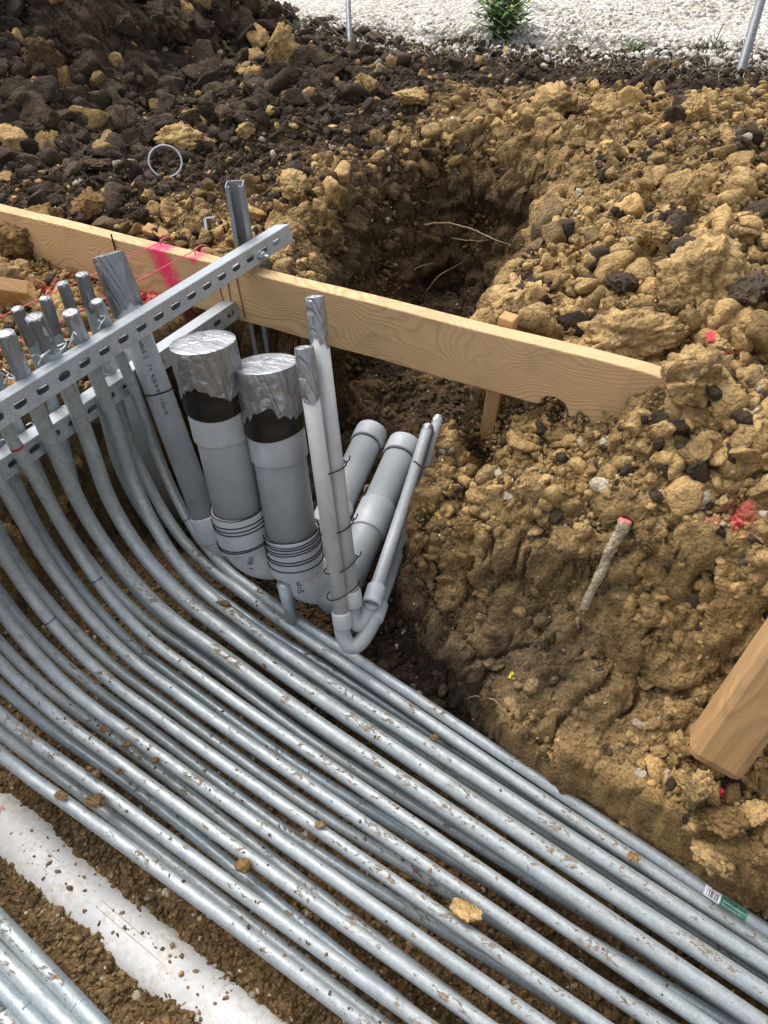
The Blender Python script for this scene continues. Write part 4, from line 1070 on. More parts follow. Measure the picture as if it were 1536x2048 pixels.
# the pair of thin pipes strapped together
def thin_pair():
    r = .0167
    specs = [('thin grey plastic pipe in front of the pair, with the lower taped top', [(608, 697, 1.40), (684, 1232, 1.60)], [(686, 1268, 1.615), (700, 1292, 1.62), (722, 1283, 1.625), (745, 1245, 1.63)], [(748, 1236, 1.635), (812, 1060, 1.80), (877, 838, 2.02)], .095, 41, (877, 830)),
             ('taller thin grey plastic pipe of the pair, with the higher taped top', [(629, 596, 1.40), (703, 1190, 1.60)], [(704, 1215, 1.615), (708, 1240, 1.62), (722, 1247, 1.625), (741, 1215, 1.63)], [(744, 1205, 1.62), (812, 1000, 1.80), (856, 856, 1.97)], .085, 43, (855, 850))]
    for (lab, vs, el, run, cl, sd_, _) in specs:
        a, b = atdep(*vs[0]), atdep(*vs[1]); ax = (a-b)/np.linalg.norm(a-b)
        root = empty('thin_plastic_pipe', b); tag(root, lab, 'plastic pipe', 'pair of thin strapped plastic pipes')
        tube_obj('barrel', [b, (a+b)/2, a], r, M_PVCD, root, 26)
        E_ = [b]+[atdep(*q) for q in el]; R_ = [atdep(*q) for q in run]
        tube_obj('elbow', catmull(E_+[R_[0]], 8), r+.0004, M_PVC, root, 26)
        coupling('coupling', b-ax*.026, b+ax*.012, r+.0042, M_PVCL, root)
        d = (R_[1]-R_[0])/np.linalg.norm(R_[1]-R_[0])
        coupling('run_coupling', R_[0]-d*.006, R_[0]+d*.042, r+.004, M_PVCL, root)
        tube_obj('run', catmull(R_, 8), .0152, M_PVC, root, 22)
        cap_tape('tape_cap', a+ax*.002, ax, r+.0015, cl, M_TAPE, root, hem=.02, seed=sd_, seg=48, points=2)
        dd = (R_[-1]-R_[-2])/np.linalg.norm(R_[-1]-R_[-2])
        cap_tape('end_tape', R_[-1]+dd*.003, dd, .0150, .022, M_TAPE, root, hem=.004, seed=sd_+2, seg=24)
thin_pair()
# dark straps round the pair
for i, (px, py, dep, w_) in enumerate([(652, 940, 1.50, 1.2), (668, 1055, 1.545, 1.0), (676, 1130, 1.57, 1.0), (681, 1180, 1.585, 1.0)]):
    c = atdep(px+6, py, dep); side = atdep(px+30, py-6, dep+.012)-atdep(px-8, py, dep); side /= np.linalg.norm(side)
    axv = atdep(629, 596, 1.40)-atdep(703, 1190, 1.60); axv /= np.linalg.norm(axv); side -= axv*(side@axv); side /= np.linalg.norm(side); fr = np.cross(axv, side)
    t_ = np.linspace(0, 2*np.pi, 30); P = c[None]+side[None]*(np.cos(t_)*.036)[:, None]+fr[None]*(np.sin(t_)*.0235)[:, None]+axv[None]*(.010*np.cos(t_)+.003*np.sin(2*t_+i))[:, None]
    mb = MB(); V, F, uv = tube(P, .0014, 6); mb.add(V, F)
    e0 = c+side*.030+axv*.008; V, F, uv = tube(catmull([e0, e0+side*.010-fr*.004+axv*.004, e0+side*.016+axv*.012], 5), .0013, 6); mb.add(V, F)
    lab = ['top wire loop round the thin plastic pipe pair', 'second wire loop from the top round the thin pipe pair', 'third wire loop round the thin pipe pair', 'lowest wire loop round the thin pipe pair, above the small couplings'][i]
    tag(mb.build('tie_wire', M_WIREB), lab, 'tie wire', 'wire loops round the thin pipe pair')

# pipes leading away in the pit
def away_pipe(a, b, r, coup, label):
    a, b = np.asarray(a, float), np.asarray(b, float); d = (b-a)/np.linalg.norm(b-a); L = np.linalg.norm(b-a)
    root = empty('plastic_pipe', a); tag(root, label, 'plastic pipe', 'plastic pipes leading away under the board')
    tube_obj('barrel', [a, a+d*L*.5, b], r, M_PVC, root, 40)
    coupling('end_bell', b-d*.030, b+d*.022, r+.005, M_PVCL, root)
    tube_obj('end_plug', [b+d*.012, b+d*.018], r-.0005, M_PVC, root, 32)
    for s in coup: coupling('coupling', a+d*L*s-d*.045, a+d*L*s+d*.045, r+.005, M_PVCL, root)
    V, F, uv = tube(loop_wire(b-d*.034, d, r, .001, 1, .002, seed=3), .001, 6); link_mesh('tie_wire', V, F, M_WIREB, root)
away_pipe(atdep(618, 1130, 1.74), atdep(739, 874, 2.02), .038, [.33], 'grey plastic pipe leading away under the board, left one with a mud smear')
away_pipe(atdep(668, 1215, 1.70), atdep(806, 899, 1.98), .040, [.52], 'plastic pipe leading away under the board, right one with a pale coupling')
wire('tie_wire', [atdep(828, 922, 1.83), atdep(845, 934, 1.84), atdep(862, 930, 1.86)], .0022, plain_mat('rusty_wire', (.22, .11, .05), .7, .3), 'rusty wire stub wrapped round the thin pipe runs beside the bank')

# buried white pipe
M_WHITE = pvc_mat('muddy_white_plastic_pipe', (.60, .595, .575), 1.7, .5)
def white_pipe():
    pts = [atzs(x_, y_, -.444) for x_, y_ in [(35, 1662), (125, 1748), (220, 1832), (320, 1918), (420, 1998), (500, 2066)]]
    a0 = pts[0]-(pts[1]-pts[0])*2.2; a0[2] -= .05; a1 = pts[-1]+(pts[-1]-pts[-2])*6
    P = catmull([a0]+pts+[a1], 8); P[:, 2] -= .0575+.004*np.sin(np.arange(len(P))*.35)
    o = tube_obj('white_pipe', P, .0575, M_WHITE, None, 64)
    tag(o, 'white plastic pipe half buried in the trench floor, muddy on top with faint red print', 'white pipe')
    q = atzs(6, 1636, -.45); d = P[20]-P[10]; d /= np.linalg.norm(d); c = P[8]
    k = np.argmin(np.linalg.norm(P[:, :2]-q[None, :2], axis=1)); glyphs(o, P[k]-d*.03, d, np.array([-.25, .1, 1.]), 13, .016, .0578, M_REDINK, 3)
    V = []; mb = MB()
    for (s0, s1, off) in ((12, 30, -.2), (18, 38, .06)):
        Q = P[s0:s1]+np.cross(d, [0, 0, 1.])*off*.05; Q = Q.copy(); Q[:, 2] = P[s0:s1][:, 2]+np.sqrt(.0575**2-(off*.05)**2)+.0002
        V_, F_, u_ = tube(Q, .0005, 5); mb.add(V_, F_)
    mb.build('scratch', plain_mat('scratch', (.22, .19, .15), .8), o)
    return P
WP = white_pipe()
def pipe_mud():
    n = 420; t_ = RNG.uniform(0, len(WP)-1.01, n); i = t_.astype(int); f = (t_-i)[:, None]; p = WP[i]*(1-f)+WP[i+1]*f
    d = WP[30]-WP[12]; d /= np.linalg.norm(d); sd = np.cross(d, [0, 0, 1.]); a = RNG.normal(size=n)*.42-.05
    q = p+sd[None]*(np.sin(a)*.0577)[:, None]+np.array([0, 0, 1.])[None]*(np.cos(a)*.0577)[:, None]
    m = fbm(q*np.array([9, 9, 9]), 3, 71); k = (m > -.05) & inview(q, 30); q = q[k]; sz = .0008+.006*RNG.uniform(size=len(q))**5
    scatter('pipe_mud', 2, q, sz, (BRN*1.6)[None]*RNG.uniform(.6, 2.0, len(q))[:, None], M_CLOD, 'bits of mud lying on the white plastic pipe', 'mud')
pipe_mud()

# ================================================================== TIMBER
def board_from_outline(name, outline, y0, y1, mat, label, cat, round_=.003):
    """outline (x,z) in the plane of the board, extruded from y0 to y1"""
    n = len(outline); V = [(a, y0, b) for a, b in outline]+[(a, y1, b) for a, b in outline]
    F = [tuple(range(n)), tuple(range(2*n-1, n-1, -1))]+[(i, n+i, n+(i+1) % n, (i+1) % n) for i in range(n)]
    o = link_mesh(name, V, F, mat, None, False, origin=np.array([-1.2, y0, .06])); tag(o, label, cat)
    bm = bmesh.new(); bm.from_mesh(o.data); bmesh.ops.recalc_face_normals(bm, faces=bm.faces); bm.to_mesh(o.data); bm.free()
    bevel(o, round_, 3, 50); return o
BY = 1.297
ox = lambda px, py: aty(px, py, BY)
s1 = ox(322, 520); s2 = ox(382, 512)
M_BOARD = wood_mat('form_board_wood', 'x', 1.0, spray=[(s1[0]+1.2+.005, s1[2]-.07, .046, .13, -.35), (s2[0]+1.2, s2[2]-.04, .024, .05, -.1)])
top_z, bot_z = .2, .062
xe = ox(1332, 790)[0]
nx_ = ox(1120, 800)[0]
notch = [(nx_-.042, bot_z+.004), (nx_-.040, bot_z+.016), (nx_-.030, bot_z+.026), (nx_-.010, bot_z+.029), (nx_+.008, bot_z+.022), (nx_+.018, bot_z+.010), (nx_+.022, bot_z-.006)]
outl = [(-2.9, bot_z)]+[(x_, bot_z+.0015*math.sin(x_*21)) for x_ in np.linspace(-2.7, nx_-.06, 24)]+notch+[(nx_+.06, bot_z-.012), (xe-.03, bot_z-.006), (xe, bot_z+.01), (xe+.006, .13), (xe-.002, .17), (xe-.006, top_z-.004)]+[(x_, top_z+.0012*math.sin(x_*13)) for x_ in np.linspace(xe-.05, -2.9, 24)]
board = board_from_outline('form_board', outl, BY, BY+.038, M_BOARD, 'long pale wooden form board spanning the pit, sprayed with pink marks near the rail', 'form board')
M_STAKE = wood_mat('stake_wood', 'z', .86, warm=.7)
def timber(name, a, b, wx, wy, label, mat=M_STAKE, roll=0.0, cat='wooden stake', bev=.003):
    """squared timber from a to b; object space z runs along the grain"""
    a, b = np.asarray(a, float), np.asarray(b, float); L = np.linalg.norm(b-a); d = Vector((b-a)/L)
    n = 8; V = []
    for i in range(n+1):
        for (u_, v_) in ((-1, -1), (1, -1), (1, 1), (-1, 1)): V.append((u_*wx/2, v_*wy/2, L*i/n))
    F = [(0, 3, 2, 1), tuple(4*n+k for k in range(4))]+[(4*i+k, 4*i+(k+1) % 4, 4*i+4+(k+1) % 4, 4*i+4+k) for i in range(n) for k in range(4)]
    me = bpy.data.meshes.new(name); me.from_pydata(V, [], F); me.materials.append(mat); o = bpy.data.objects.new(name, me); C.objects.link(o)
    o.location = Vector(a); o.rotation_mode = 'QUATERNION'; q = d.to_track_quat('Z', 'Y'); o.rotation_quaternion = q @ Vector((0, 0, 1)).rotation_difference(Vector((0, 0, 1)))
    from mathutils import Quaternion
    o.rotation_quaternion = q @ Quaternion((0, 0, 1), roll); bevel(o, bev, 2)
    tag(o, label, cat); return o
# stake behind the board, seen below it and as a stub above it
timber('wooden_stake', aty(964, 942, 1.356)+[-.004, 0, -.05], aty(1018, 632, 1.356), .034, .034, 'narrow wooden stake holding the form board from behind over the pit corner')
timber('wood_offcut', gpoint(292, 463)+[0, 0, .01], gpoint(372, 492)+[0, 0, .005], .035, .018, 'small wood offcut lying behind the form board under the metal clip', roll=.3, cat='wood offcut')
timber('wooden_stake', aty(30, 640, 1.0)+[0, 0, -.1] if False else atz(14, 640, .0), atz(24, 570, .145), .075, .038, 'cut off wooden stake end at the left edge in front of the board', roll=math.radians(-33))
# big leaning stake at the lower right
_g = gpoint(1435, 1500); dg = (_g-CAM)@CF-.035; A_ = atdep(1446, 1486, dg); B_ = atdep(1658, 1190, dg-.13); print('stake depth', dg, _g)
M_BIGSTAKE = wood_mat('leaning_stake_wood', 'z', .66, freq=330, warm=.85)
timber('leaning_stake', A_-(B_-A_)*.12, B_+(B_-A_)*.8, .1*dg/1.36, .085*dg/1.36, 'thick worn wooden timber leaning at the lower right with its rounded end in the soil', M_BIGSTAKE, roll=math.radians(28), cat='wooden timber', bev=.018)

# dark vertical wires on the board face below the rail
for i, (xa, ya, xb, yb) in enumerate([(438, 572, 450, 615), (455, 562, 466, 628), (471, 548, 490, 636)]):
    wire('tie_wire', [aty(xa, ya, BY-.002), aty((xa+xb)/2, (ya+yb)/2, BY-.0025), aty(xb, yb, BY-.002)], .0011, M_WIREB,
         ['thin dark wire hanging on the board face, left of three under the rail', 'thin dark wire hanging on the board face, middle of three under the rail', 'thin dark wire hanging on the board face, right of three under the rail'][i], group='thin wires on the board face')
wire('tie_wire', [aty(222, 468, BY-.003), aty(228, 490, BY-.004), aty(231, 500, BY-.004)], .0022, M_WIREB, 'dark bent nail wire over the board edge left of the pink spray')

# pink strings
for (pts, lab) in [([(322, 484, 1.297), (0, 634, .62)], 'pink mason string running left from the larger pink spray mark'), ([(391, 500, 1.297), (0, 702, .66)], 'pink mason string running left from the smaller pink spray mark')]:
    a = aty(pts[0][0], pts[0][1], pts[0][2]); b = atz(pts[1][0], pts[1][1], .19); b2 = b+(b-a)*.6
    tag(tube_obj('string', [a, a*.5+b*.5-[0, 0, .003], b, b2], .0013, M_PINK, None, 8), lab, 'string')
# knots of string on the board edge
for (px, py, lab) in [(322, 483, 'knot of pink string at the larger spray mark on the board top'), (391, 500, 'knot of pink string at the smaller spray mark on the board top')]:
    q = aty(px, py, BY); P = [q+[0, -.003, -.012], q+[.001, -.003, .002], q+[.002, .02, .004], q+[.002, .038, -.004]]
    wire('string_loop', P, .0014, M_PINK, lab, 'string')

# ================================================================== SMALL THINGS
def metal_ring():
    q = gpoint(337, 352); r = .5*66/FPX*((q-CAM)@CF)
    mb = MB(); n = 56; a = np.arange(n)/n*2*np.pi; V = []
    for (rr, z) in ((r, -.011), (r, .011), (r-.005, .011), (r-.005, -.011)):
        V += [(rr*math.cos(t_), rr*math.sin(t_), z) for t_ in a]
    F = [(j*n+i, j*n+(i+1) % n, ((j+1) % 4)*n+(i+1) % n, ((j+1) % 4)*n+i) for j in range(4) for i in range(n)]
    to = Vector(CAM-q).normalized(); up = (to+Vector((0, 0, 1))*.55).normalized()
    Rm = np.array(up.to_track_quat('Z', 'Y').to_matrix()); V = np.array(V)@Rm.T+q+np.array([0, 0, .045])
    o = link_mesh('metal_ring', V, F, M_RAIL); tag(o, 'open round metal ring lying tilted on the dark clods behind the board', 'metal ring'); bevel(o, .0008, 2)
metal_ring()
def clip():
    q = gpoint(412, 470); mb = MB(); u = CR; 
    for (a, b, w_) in (((0, .030, 0), (.004, -.0, 0), .008), ((0, .030, 0), (.03, .034, 0), .006), ((.004, 0, 0), (.014, -.03, 0), .006)):
        A2 = q+CR*a[0]+CU*a[1]+[0, 0, .02]; B2 = q+CR*b[0]+CU*b[1]+[0, 0, .02]; n_ = np.cross(B2-A2, CF); n_ = n_/np.linalg.norm(n_)*w_/2; V = [A2-n_, A2+n_, B2+n_, B2-n_]; V += [v-CF*.0015 for v in V]
        mb.add(V, [(0, 1, 2, 3), (7, 6, 5, 4), (0, 4, 5, 1), (1, 5, 6, 2), (2, 6, 7, 3), (3, 7, 4, 0)])
    tag(mb.build('metal_clip', M_RAIL, None, False), 'bent bright metal clip standing in the soil left of the strut post', 'metal clip')
clip()
# roots across the pit
def root(pts, r, lab):
    P = catmull([gpoint(x_, y_)+np.array([0, -.0, 0])-rayd(x_, y_)*dd for x_, y_, dd in pts], 10); n = len(P)
    P = P+.004*np.stack([fbm(P*40, 2, 1), fbm(P*40, 2, 2), fbm(P*40, 2, 3)], 1)
    V, F, uv = tube(P, np.linspace(r, r*.45, n), 8); tag(link_mesh('root', V, F, M_ROOT), lab, 'root', 'roots sticking out of the pit wall')
root([(848, 450, .01), (890, 447, .06), (940, 458, .09), (990, 480, .09), (1020, 490, .05)], .0042, 'long pale root arching across the far wall of the pit')
root([(1020, 490, .06), (1036, 520, .06), (1040, 555, .04), (1032, 592, .01)], .003, 'thin root hanging down at the right end of the long arching root')
root([(904, 477, .03), (945, 482, .06), (978, 482, .02)], .003, 'short pale root just below the long arching one')
root([(850, 585, .0), (880, 550, .07), (925, 525, .01)], .003, 'thin reddish root rising from the pit bottom on the left')
root([(815, 548, .0), (850, 530, .05), (905, 520, .01)], .0025, 'fine root in the shade at the left side of the pit')
# little roots in the bank foot
root([(930, 1395, .004), (980, 1398, .006), (1010, 1425, .006), (1030, 1450, .002)], .0014, 'fine dark root curling over the damp foot of the bank')
# the encrusted rod with a pink tip
def rod():
    a = gpoint(1250, 1048)-rayd(1250, 1048)*.015+np.array([0, 0, .012]); b = gpoint(1140, 1272)-rayd(1140, 1272)*.006
    n = 60; t_ = np.linspace(0, 1, n)[:, None]; P = a*(1-t_)+b*t_; P = P+.003*np.stack([fbm(P*22, 2, 1), fbm(P*22, 2, 2), fbm(P*22, 2, 3)], 1)
    rr = .0125*(1-.5*t_[:, 0])+.0005*np.sin(np.arange(n)*1.9)+.002*fbm(P*60, 2, 9)
    V, F, uv = tube(P, rr, 20); nrm = fbm(V*120, 3, 5)[:, None]
    V = V+nrm*.0012; c = np.array([.36, .30, .21])*(1+.5*nrm); g = (np.linalg.norm(V-a, axis=1) < .014)[:, None]; c = np.where(g, np.array([.75, .22, .20]), c)
    tag(link_mesh('rod', V, F, M_CLOD, col=c), 'mud crusted ribbed rod with a pink tip sticking out of the bank', 'rod')
rod()
# pale grit, paper scrap, yellow leaf
def scrap(name, px, py, w_, col, lab, cat, seed, h_=.4):
    q = gpoint(px, py); r = w_*.5/FPX*((q-CAM)@CF); n = 9; V = []; F = []
    for i in range(n):
        for j in range(n):
            u_, v_ = (i/(n-1)-.5)*2, (j/(n-1)-.5)*2; s = 1-.35*abs(fbm(np.array([[u_*2+seed, v_*2, 0]]), 2, seed)[0])
            V.append(q+np.array([u_*r*s, v_*r*.8*s, .004+r*h_*(.5+fbm(np.array([[u_*1.7+seed, v_*1.7, 3]]), 2, seed)[0]*1.6)]))
    F = [(i*n+j, (i+1)*n+j, (i+1)*n+j+1, i*n+j+1) for i in range(n-1) for j in range(n-1)]
    o = link_mesh(name, V, F, plain_mat(name+'_m', col, .7)); o.modifiers.new('thickness', 'SOLIDIFY').thickness = .0008; tag(o, lab, cat)
scrap('paper_scrap', 909, 250, 20, (.75, .75, .75), 'crumpled white paper scrap on the far rim of the pit', 'paper scrap', 3, .8)
scrap('leaf', 1029, 1356, 22, (.62, .55, .05), 'small yellow leaf lying at the foot of the bank', 'leaf', 5, .5)
for i, (px, py, w_, lab) in enumerate([(914, 93, 14, 'white stone at the edge of the dark soil, left one near the bushy weed'), (915, 106, 12, 'white stone right below the other one near the bushy weed'), (1375, 133, 15, 'white stone lying on the dark soil near the right fence post'), (866, 142, 9, 'small white stone on the dark soil above the pit'), (355, 356, 16, 'pale tan stone lying inside the metal ring')]):
    big_clod(px, py, w_, lab, (.72, .69, .62) if i < 4 else (.62, .45, .32), 900+i, (1, .8, .7), .3, name='stone', group='single pale stones', lump=0, sub=3)

# clods lying on the conduits
def on_pipe(px, py, wpx, lab, seed, zc, asp=(1, .8, .7), rot=0, col=O2, lump=.3):
    r = None; q = atzs(px, py, zc); dep = (q-CAM)@CF; r = wpx*.5/FPX*dep; q = atzs(px, py, zc+r*asp[2]*.55)
    V, F = clod_shape(4, seed, cuts=7, rough=.22, flat=1, lump=lump); V = V/np.abs(V).max(0)*np.array(asp)
    V = V@np.array([[math.cos(rot), math.sin(rot), 0], [-math.sin(rot), math.cos(rot), 0], [0, 0, 1]]); W = V*r+q
    cc = np.array(col)*(.75+.6*(fbm(W*50, 2, seed)*.5+.5))[:, None]
    tag(link_mesh('clod', W, F, M_CLOD, col=cc), lab, 'clod', 'clods lying on the conduits')
zt_ = ZU+.017
on_pipe(934, 1824, 74, 'flat tan clod, the largest lying on the conduits', 1201, zt_, (1, .55, .4), -.05, tuple(OCH*.95), .15)
on_pipe(486, 1735, 40, 'upright brown clod wedged between two conduits near the white pipe', 1202, zt_-.01, (.9, 1.1, .8), 1.0, tuple(OCH2*.9))
on_pipe(192, 1602, 42, 'dark crumbly clod on the two conduits closest to the white pipe', 1203, zt_-.01, (1.1, .8, .6), .4, tuple(BRN*1.5))
on_pipe(194, 1546, 22, 'right one of two small clods side by side left of the conduits centre', 1204, zt_, (1, .9, .9), .4, tuple(BRN*1.6))
on_pipe(178, 1537, 17, 'left one of two small clods side by side left of the conduits centre', 1205, zt_, (1, .9, .9), .9, tuple(BRN*1.5))
on_pipe(238, 1543, 18, 'small squarish clod between two conduits right of the side by side pair', 1206, zt_-.005, (1, .9, .9), .2, tuple(BRN*1.7))
on_pipe(310, 1519, 19, 'small round clod wedged between conduits above the squarish one', 1207, zt_-.005, (1, .9, .9), .2, tuple(OCH2*.8))
on_pipe(208, 1458, 22, 'thin flaky mud crumb on a conduit in the left part', 1208, zt_, (1.1, .8, .4), .2, tuple(OCH2*.8))
on_pipe(252, 1488, 22, 'flaky mud crumb hanging over a conduit edge below the first flake', 1209, zt_-.004, (1.1, .7, .4), .7, tuple(BRN*1.3))
on_pipe(122, 1591, 28, 'flat tan mud patch on the conduit next to the white pipe', 1210, zt_, (1.1, .7, .25), .2, tuple(OCH2*1.1))
on_pipe(446, 1205, 32, 'wet mud crumb on the conduits near the plastic elbows', 1211, zt_, (1.2, .6, .35), .2, tuple(BRN*1.6))
on_pipe(868, 1475, 22, 'tan mud flake hanging off the third conduit from the bank', 1212, zt_-.006, (1, .9, .4), .2, tuple(OCH2*1.1))
on_pipe(1265, 1713, 30, 'round mud splat on the second conduit from the bank near the sticker', 1213, zt_, (1.1, .8, .15), .2, tuple(OCH2*1.1), .1)
on_pipe(640, 1650, 24, 'mud splat on a conduit in the lower middle', 1214, zt_, (1, .8, .2), .2, tuple(BRN*1.9), .1)
on_pipe(528, 1332, 18, 'upright mud flake on a conduit below the elbows', 1215, zt_, (.6, .5, 1.0), .2, tuple(BRN*1.9), .1)
# small flecks of mud lying along the conduits
def mud_flecks():
    pos, size = [], []
    for d_ in (UP, LP):
        for k, (o, P, r) in d_.items():
            s = np.concatenate([[0], np.cumsum(np.linalg.norm(np.diff(P, axis=0), axis=1))]); n = 170
            dens = RNG.uniform(.3, 1)
            for _ in range(int(n*dens)):
                t_ = RNG.uniform(.62, s[-1]); p = np.array([np.interp(t_, s, P[:, j]) for j in range(3)]); a = RNG.normal()*.55
                if vnoise(np.array([[t_*6, hash(k) % 7 if False else ord(k[-1]), 0.]]), 5)[0] < -.15: continue
                sz = .0011+.0035*RNG.uniform()**4; pos.append(p+np.array([0, math.sin(a)*r, math.cos(a)*r])); size.append(sz)
    pos, size = np.array(pos), np.array(size); k = inview(pos, 20); pos, size = pos[k], size[k]
    col = (BRN*1.4)[None]*RNG.uniform(.5, 2.0, len(pos))[:, None]
    scatter('mud_flecks', 2, pos, size, col, M_CLOD, 'small flecks of mud stuck along the conduits', 'mud flecks')
mud_flecks()
# sticker on the outer conduit
def sticker():
    o, P, r = UP['f']; pj = np.array([proj(p)[:2] for p in P]); s = np.concatenate([[0], np.cumsum(np.linalg.norm(np.diff(P, axis=0), axis=1))])
    def at(px): i = np.interp(px, pj[20:, 0], s[20:]); return i
    s0, s1, s2_ = at(1408), at(1440), at(1492)
    def patch(a, b, th0, th1, rr, mat, name, par):
        V = []; n, m = 12, 12
        for i in range(n+1):
            t_ = a+(b-a)*i/n; p = np.array([np.interp(t_, s, P[:, j]) for j in range(3)])
            for j in range(m+1):
                q = th0+(th1-th0)*j/m; V.append(p+np.array([0, math.sin(q), math.cos(q)])*rr)
        F = [(i*(m+1)+j, (i+1)*(m+1)+j, (i+1)*(m+1)+j+1, i*(m+1)+j+1) for i in range(n) for j in range(m)]
        return link_mesh(name, V, F, mat, par)
    W_ = plain_mat('sticker_white', (.78, .78, .75), .5); G_ = plain_mat('sticker_green', (.03, .20, .12), .5, var=.8, scale=220); K_ = plain_mat('sticker_black', (.2, .2, .22), .5)
    root = patch(s0, s1, -1.35, .25, r+.0004, W_, 'sticker', None); tag(root, 'worn white and green printed sticker on the outermost conduit near the lower right', 'sticker')
    patch(s1, s2_, -1.35, .2, r+.0004, G_, 'green_panel', root)
    for i in range(6):
        a = s0+(s1-s0)*(.16+.12*i); patch(a, a+(s1-s0)*(.035+.035*(i % 3)), -1.1, -.1, r+.0008, K_, 'bar', root)
    for i in range(5):
        q = -1.2+.25*i; patch(s1+(s2_-s1)*.08, s1+(s2_-s1)*(.95-.1*(i % 3)), q, q+.06, r+.0008, W_ if i % 2 else K_, 'bar', root)
sticker()

# ================================================================== FENCE AND WEEDS
M_FPOST = plain_mat('fence_post_steel', (.16, .165, .175), .5, .5, spec=.5)
M_CHAIN = plain_mat('chain_link_steel', (.36, .36, .35), .5, .3)
def fence_post(px, py, toppx, toppy, r, lab):
    b = gpoint(px, py); dep = (b-CAM)@CF; d = rayd(toppx, toppy)
    # the top lies in the vertical plane through the base seen from the side: keep it near the same distance
    t_ = atdep(toppx, toppy, dep*1.02); t_ = b+(t_-b)/np.linalg.norm(t_-b)*1.6
    root = empty('fence_post', b); tag(root, lab, 'fence post', 'steel posts of the chain link fence')
    tube_obj('pole', [b-(t_-b)*.1, b, t_], r, M_FPOST, root, 16)
    V, F, uv = tube([t_, t_+(t_-b)*.02], [r*1.15, r*.5], 16); link_mesh('post_cap', V, F, M_FPOST, root)
    for k in (.12, .45, .8):
        c = b+(t_-b)*k; V, F, uv = tube([c-[0, 0, .006], c+[0, 0, .006]], r*1.15, 16); link_mesh('clamp', V, F, M_CHAIN, root)
    return b, t_
fb1, ft1 = fence_post(700, 92, 696, 0, .0145, 'slim steel fence post standing at the gravel edge above the heap, left one')
fb2, ft2 = fence_post(1479, 150, 1522, 0, .021, 'thicker leaning steel fence post at the top right')
def chain_link():
    a, b = fb1+[0, .03, 0], fb2+[0, .03, 0]; d = b-a; L = np.linalg.norm(d[:2]); d = d/L; a = a-d*3.2; Lt = L+5.0; Hh = 1.3
    per = .06; mb = MB(); n = int(Lt/per*1); V = []; F = []
    # zigzag wires, each a vertical strand hooked with its neighbours
    steps = int(Hh/(per/2)); base = 0; r = .0010; out = np.cross(d, [0, 0, 1.]); Vs = []; Fs = []; off = 0
    for i in range(n):
        x0 = i*per; zz = np.arange(steps+1)*per/2; xx = x0+(np.arange(steps+1) % 2)*per*.98
        Z0 = .02+.02*math.sin(i*.31); P = a[None]+d[None]*xx[:, None]+np.array([0, 0, 1.])[None]*(zz+Z0)[:, None]+out[None]*(((np.arange(steps+1) % 2)-.5)*.004+.02*np.sin(xx*2.1))[:, None]
        P[:, 2] = P[:, 2]
        for (ux, uy) in ((1, 0), (-.5, .87), (-.5, -.87)):
            Vs.append(P+(d*ux+out*uy)[None]*r)
        m = steps+1
        for j in range(steps):
            for q in range(3):
                q2 = (q+1) % 3; Fs.append((off+q*m+j, off+q2*m+j, off+q2*m+j+1, off+q*m+j+1))
        off += 3*m
    V = np.vstack(Vs); root_ = link_mesh('chain_link_fence', V, Fs, M_CHAIN, None, False)
    tag(root_, 'thin grey chain link mesh stretched between the fence posts in front of the white gravel', 'fence')
chain_link()
M_LEAF = plain_mat('weed_leaf', (.11, .22, .045), .6, var=.5, scale=25)
M_STEM = plain_mat('weed_stem', (.13, .18, .06), .6)
M_DRY = plain_mat('dry_grass', (.38, .32, .22), .8, var=.4)
def weed(px, py, hgt, spread, n, leaf, lab, seed, flowers=0):
    r_ = np.random.default_rng(seed); b = gpoint(px, py); root = empty('weed', b); tag(root, lab, 'weed'); lf = MB(); st_ = MB(); fl = MB()
    for i in range(n):
        a = r_.uniform(0, 6.28); sp = spread*math.sqrt(r_.uniform()); h_ = hgt*(.45+.55*r_.uniform())*(1-.45*(sp/spread)**2)
        tip = b+np.array([math.cos(a)*sp, math.sin(a)*sp, h_]); mid = b+np.array([math.cos(a)*sp*.35, math.sin(a)*sp*.35, h_*.55])
        P = catmull([b, mid, tip], 6); V, F, uv = tube(P, np.linspace(.003, .001, len(P)), 5); st_.add(V, F)
        for k in range(leaf):
            t_ = r_.uniform(.15, 1); p = P[int(t_*(len(P)-1))]; q = r_.uniform(0, 6.28); L = r_.uniform(.035, .075)*hgt/.35; w_ = L*r_.uniform(.22, .4)
            d = np.array([math.cos(q), math.sin(q), r_.uniform(-.2, .8)]); d /= np.linalg.norm(d); s_ = np.cross(d, [0, 0, 1.]); s_ /= np.linalg.norm(s_)
            V = [p, p+d*L*.3+s_*w_*.5, p+d*L*.35-s_*w_*.5, p+d*L*.62+s_*w_*.28-[0, 0, L*.05], p+d*L*.66-s_*w_*.34-[0, 0, L*.05], p+d*L-[0, 0, L*.18]]
            lf.add(V, [(0, 1, 2), (1, 3, 4, 2), (3, 5, 4)])
        if i < flowers:
            V, F = ICO[1]; fl.add(V*.009+tip, [tuple(f) for f in F])
    st_.build('stem', M_STEM, root); lf.build('leaves', M_LEAF, root, False)
    if flowers: fl.build('flower', plain_mat('yellow_flower', (.7, .6, .05), .7), root)
weed(1004, 84, .42, .20, 60, 16, 'bushy green weed growing at the edge of the white gravel', 3, 14)
weed(1268, 106, .10, .16, 16, 6, 'low green weed tuft on the dark soil right of the bushy one', 4)
weed(1425, 105, .16, .06, 8, 4, 'sparse thin weed near the right fence post', 5)
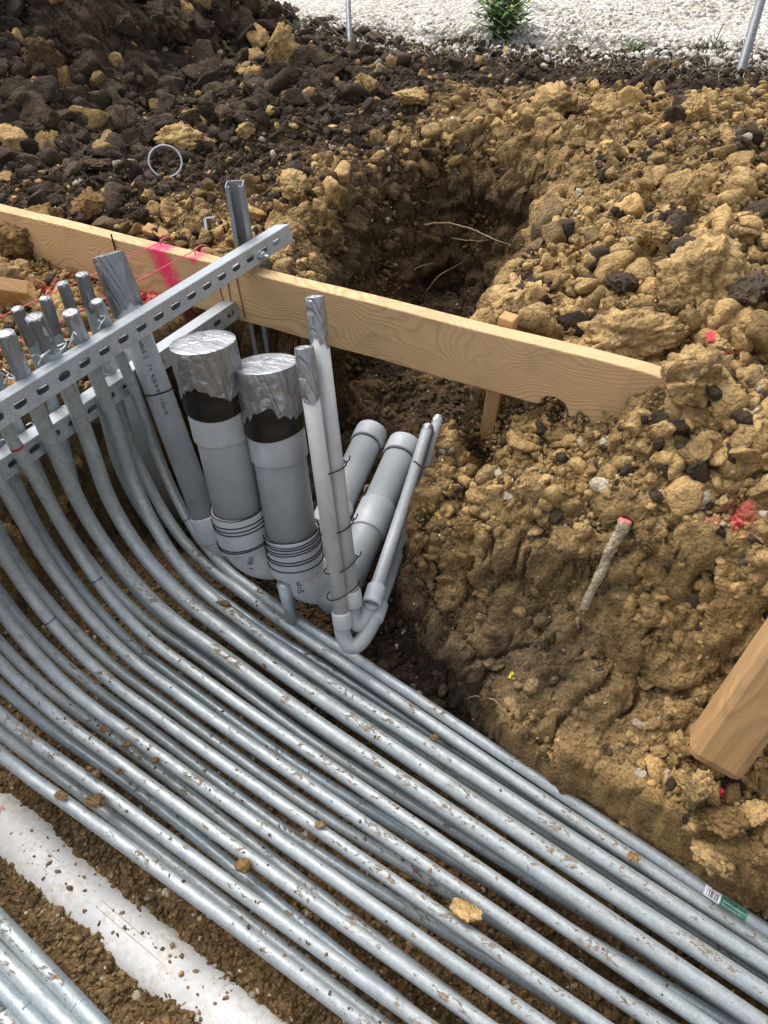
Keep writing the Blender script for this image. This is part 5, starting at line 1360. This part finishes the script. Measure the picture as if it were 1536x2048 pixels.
weed(590, 62, .07, .12, 12, 6, 'low weed between the dark heap and the left fence post', 6)
weed(860, 72, .06, .10, 9, 6, 'low weed at the gravel edge left of the bushy one', 7)
weed(1200, 8, .05, .10, 9, 6, 'flat weed out on the white gravel', 8)
def dry_grass():
    Q, s = sample(60000, 0, 0); eq = edge_y(Q[:, 0]); k = (Q[:, 1] > eq-.45) & (Q[:, 1] < eq+.25) & (Q[:, 0] < .6) & (Q[:, 0] > -3.6); Q = Q[k][:1500]; Vs, Fs = [], []; off = 0
    for q in Q:
        a = RNG.uniform(0, 6.28); L = RNG.uniform(.03, .13); u_ = np.array([math.cos(a), math.sin(a), RNG.uniform(-.05, .25)]); s_ = np.array([-math.sin(a), math.cos(a), 0])*.0012
        Vs += [q-s_+[0, 0, .008], q+s_+[0, 0, .008], q+u_*L*.5+s_+[0, 0, .018], q+u_*L*.5-s_+[0, 0, .018], q+u_*L+[0, 0, .006]]
        Fs += [(off, off+1, off+2, off+3), (off+3, off+2, off+4)]; off += 5
    stuff(link_mesh('dry_grass', Vs, Fs, M_DRY, None, False), 'dry straw and dead grass along the edge of the gravel', 'dry grass')
dry_grass()
def gravel_stones():
    px = RNG.uniform(470, 1600, 9000); py = RNG.uniform(-60, 150, 9000); D_ = CF[None]+CR[None]*((px-768)/FPX)[:, None]-CU[None]*((py-1024)/FPX)[:, None]
    s_ = -.955/D_[:, 2]; Q = CAM+D_*s_[:, None]; ee = edge_y(Q[:, 0]); k = (Q[:, 1] > ee-.35*RNG.uniform(size=9000)**2) & (Q[:, 1] < 12); Q = Q[k]
    inn = Q[:, 1] > edge_y(Q[:, 0])+.1
    Q[:, 2] = np.where(inn, .062, gh(Q[:, 0], Q[:, 1])+.004); sz = .006+.016*RNG.uniform(size=len(Q))**2; col = np.array([.68, .65, .59])[None]*RNG.uniform(.5, 1.25, len(Q))[:, None]
    scatter('gravel_stones', 2, Q, sz, np.clip(col, 0, .9), M_STONE, 'loose white gravel stones of the yard beyond the fence', 'gravel')
M_STONE = soil_mat('stone', .001)
gravel_stones()
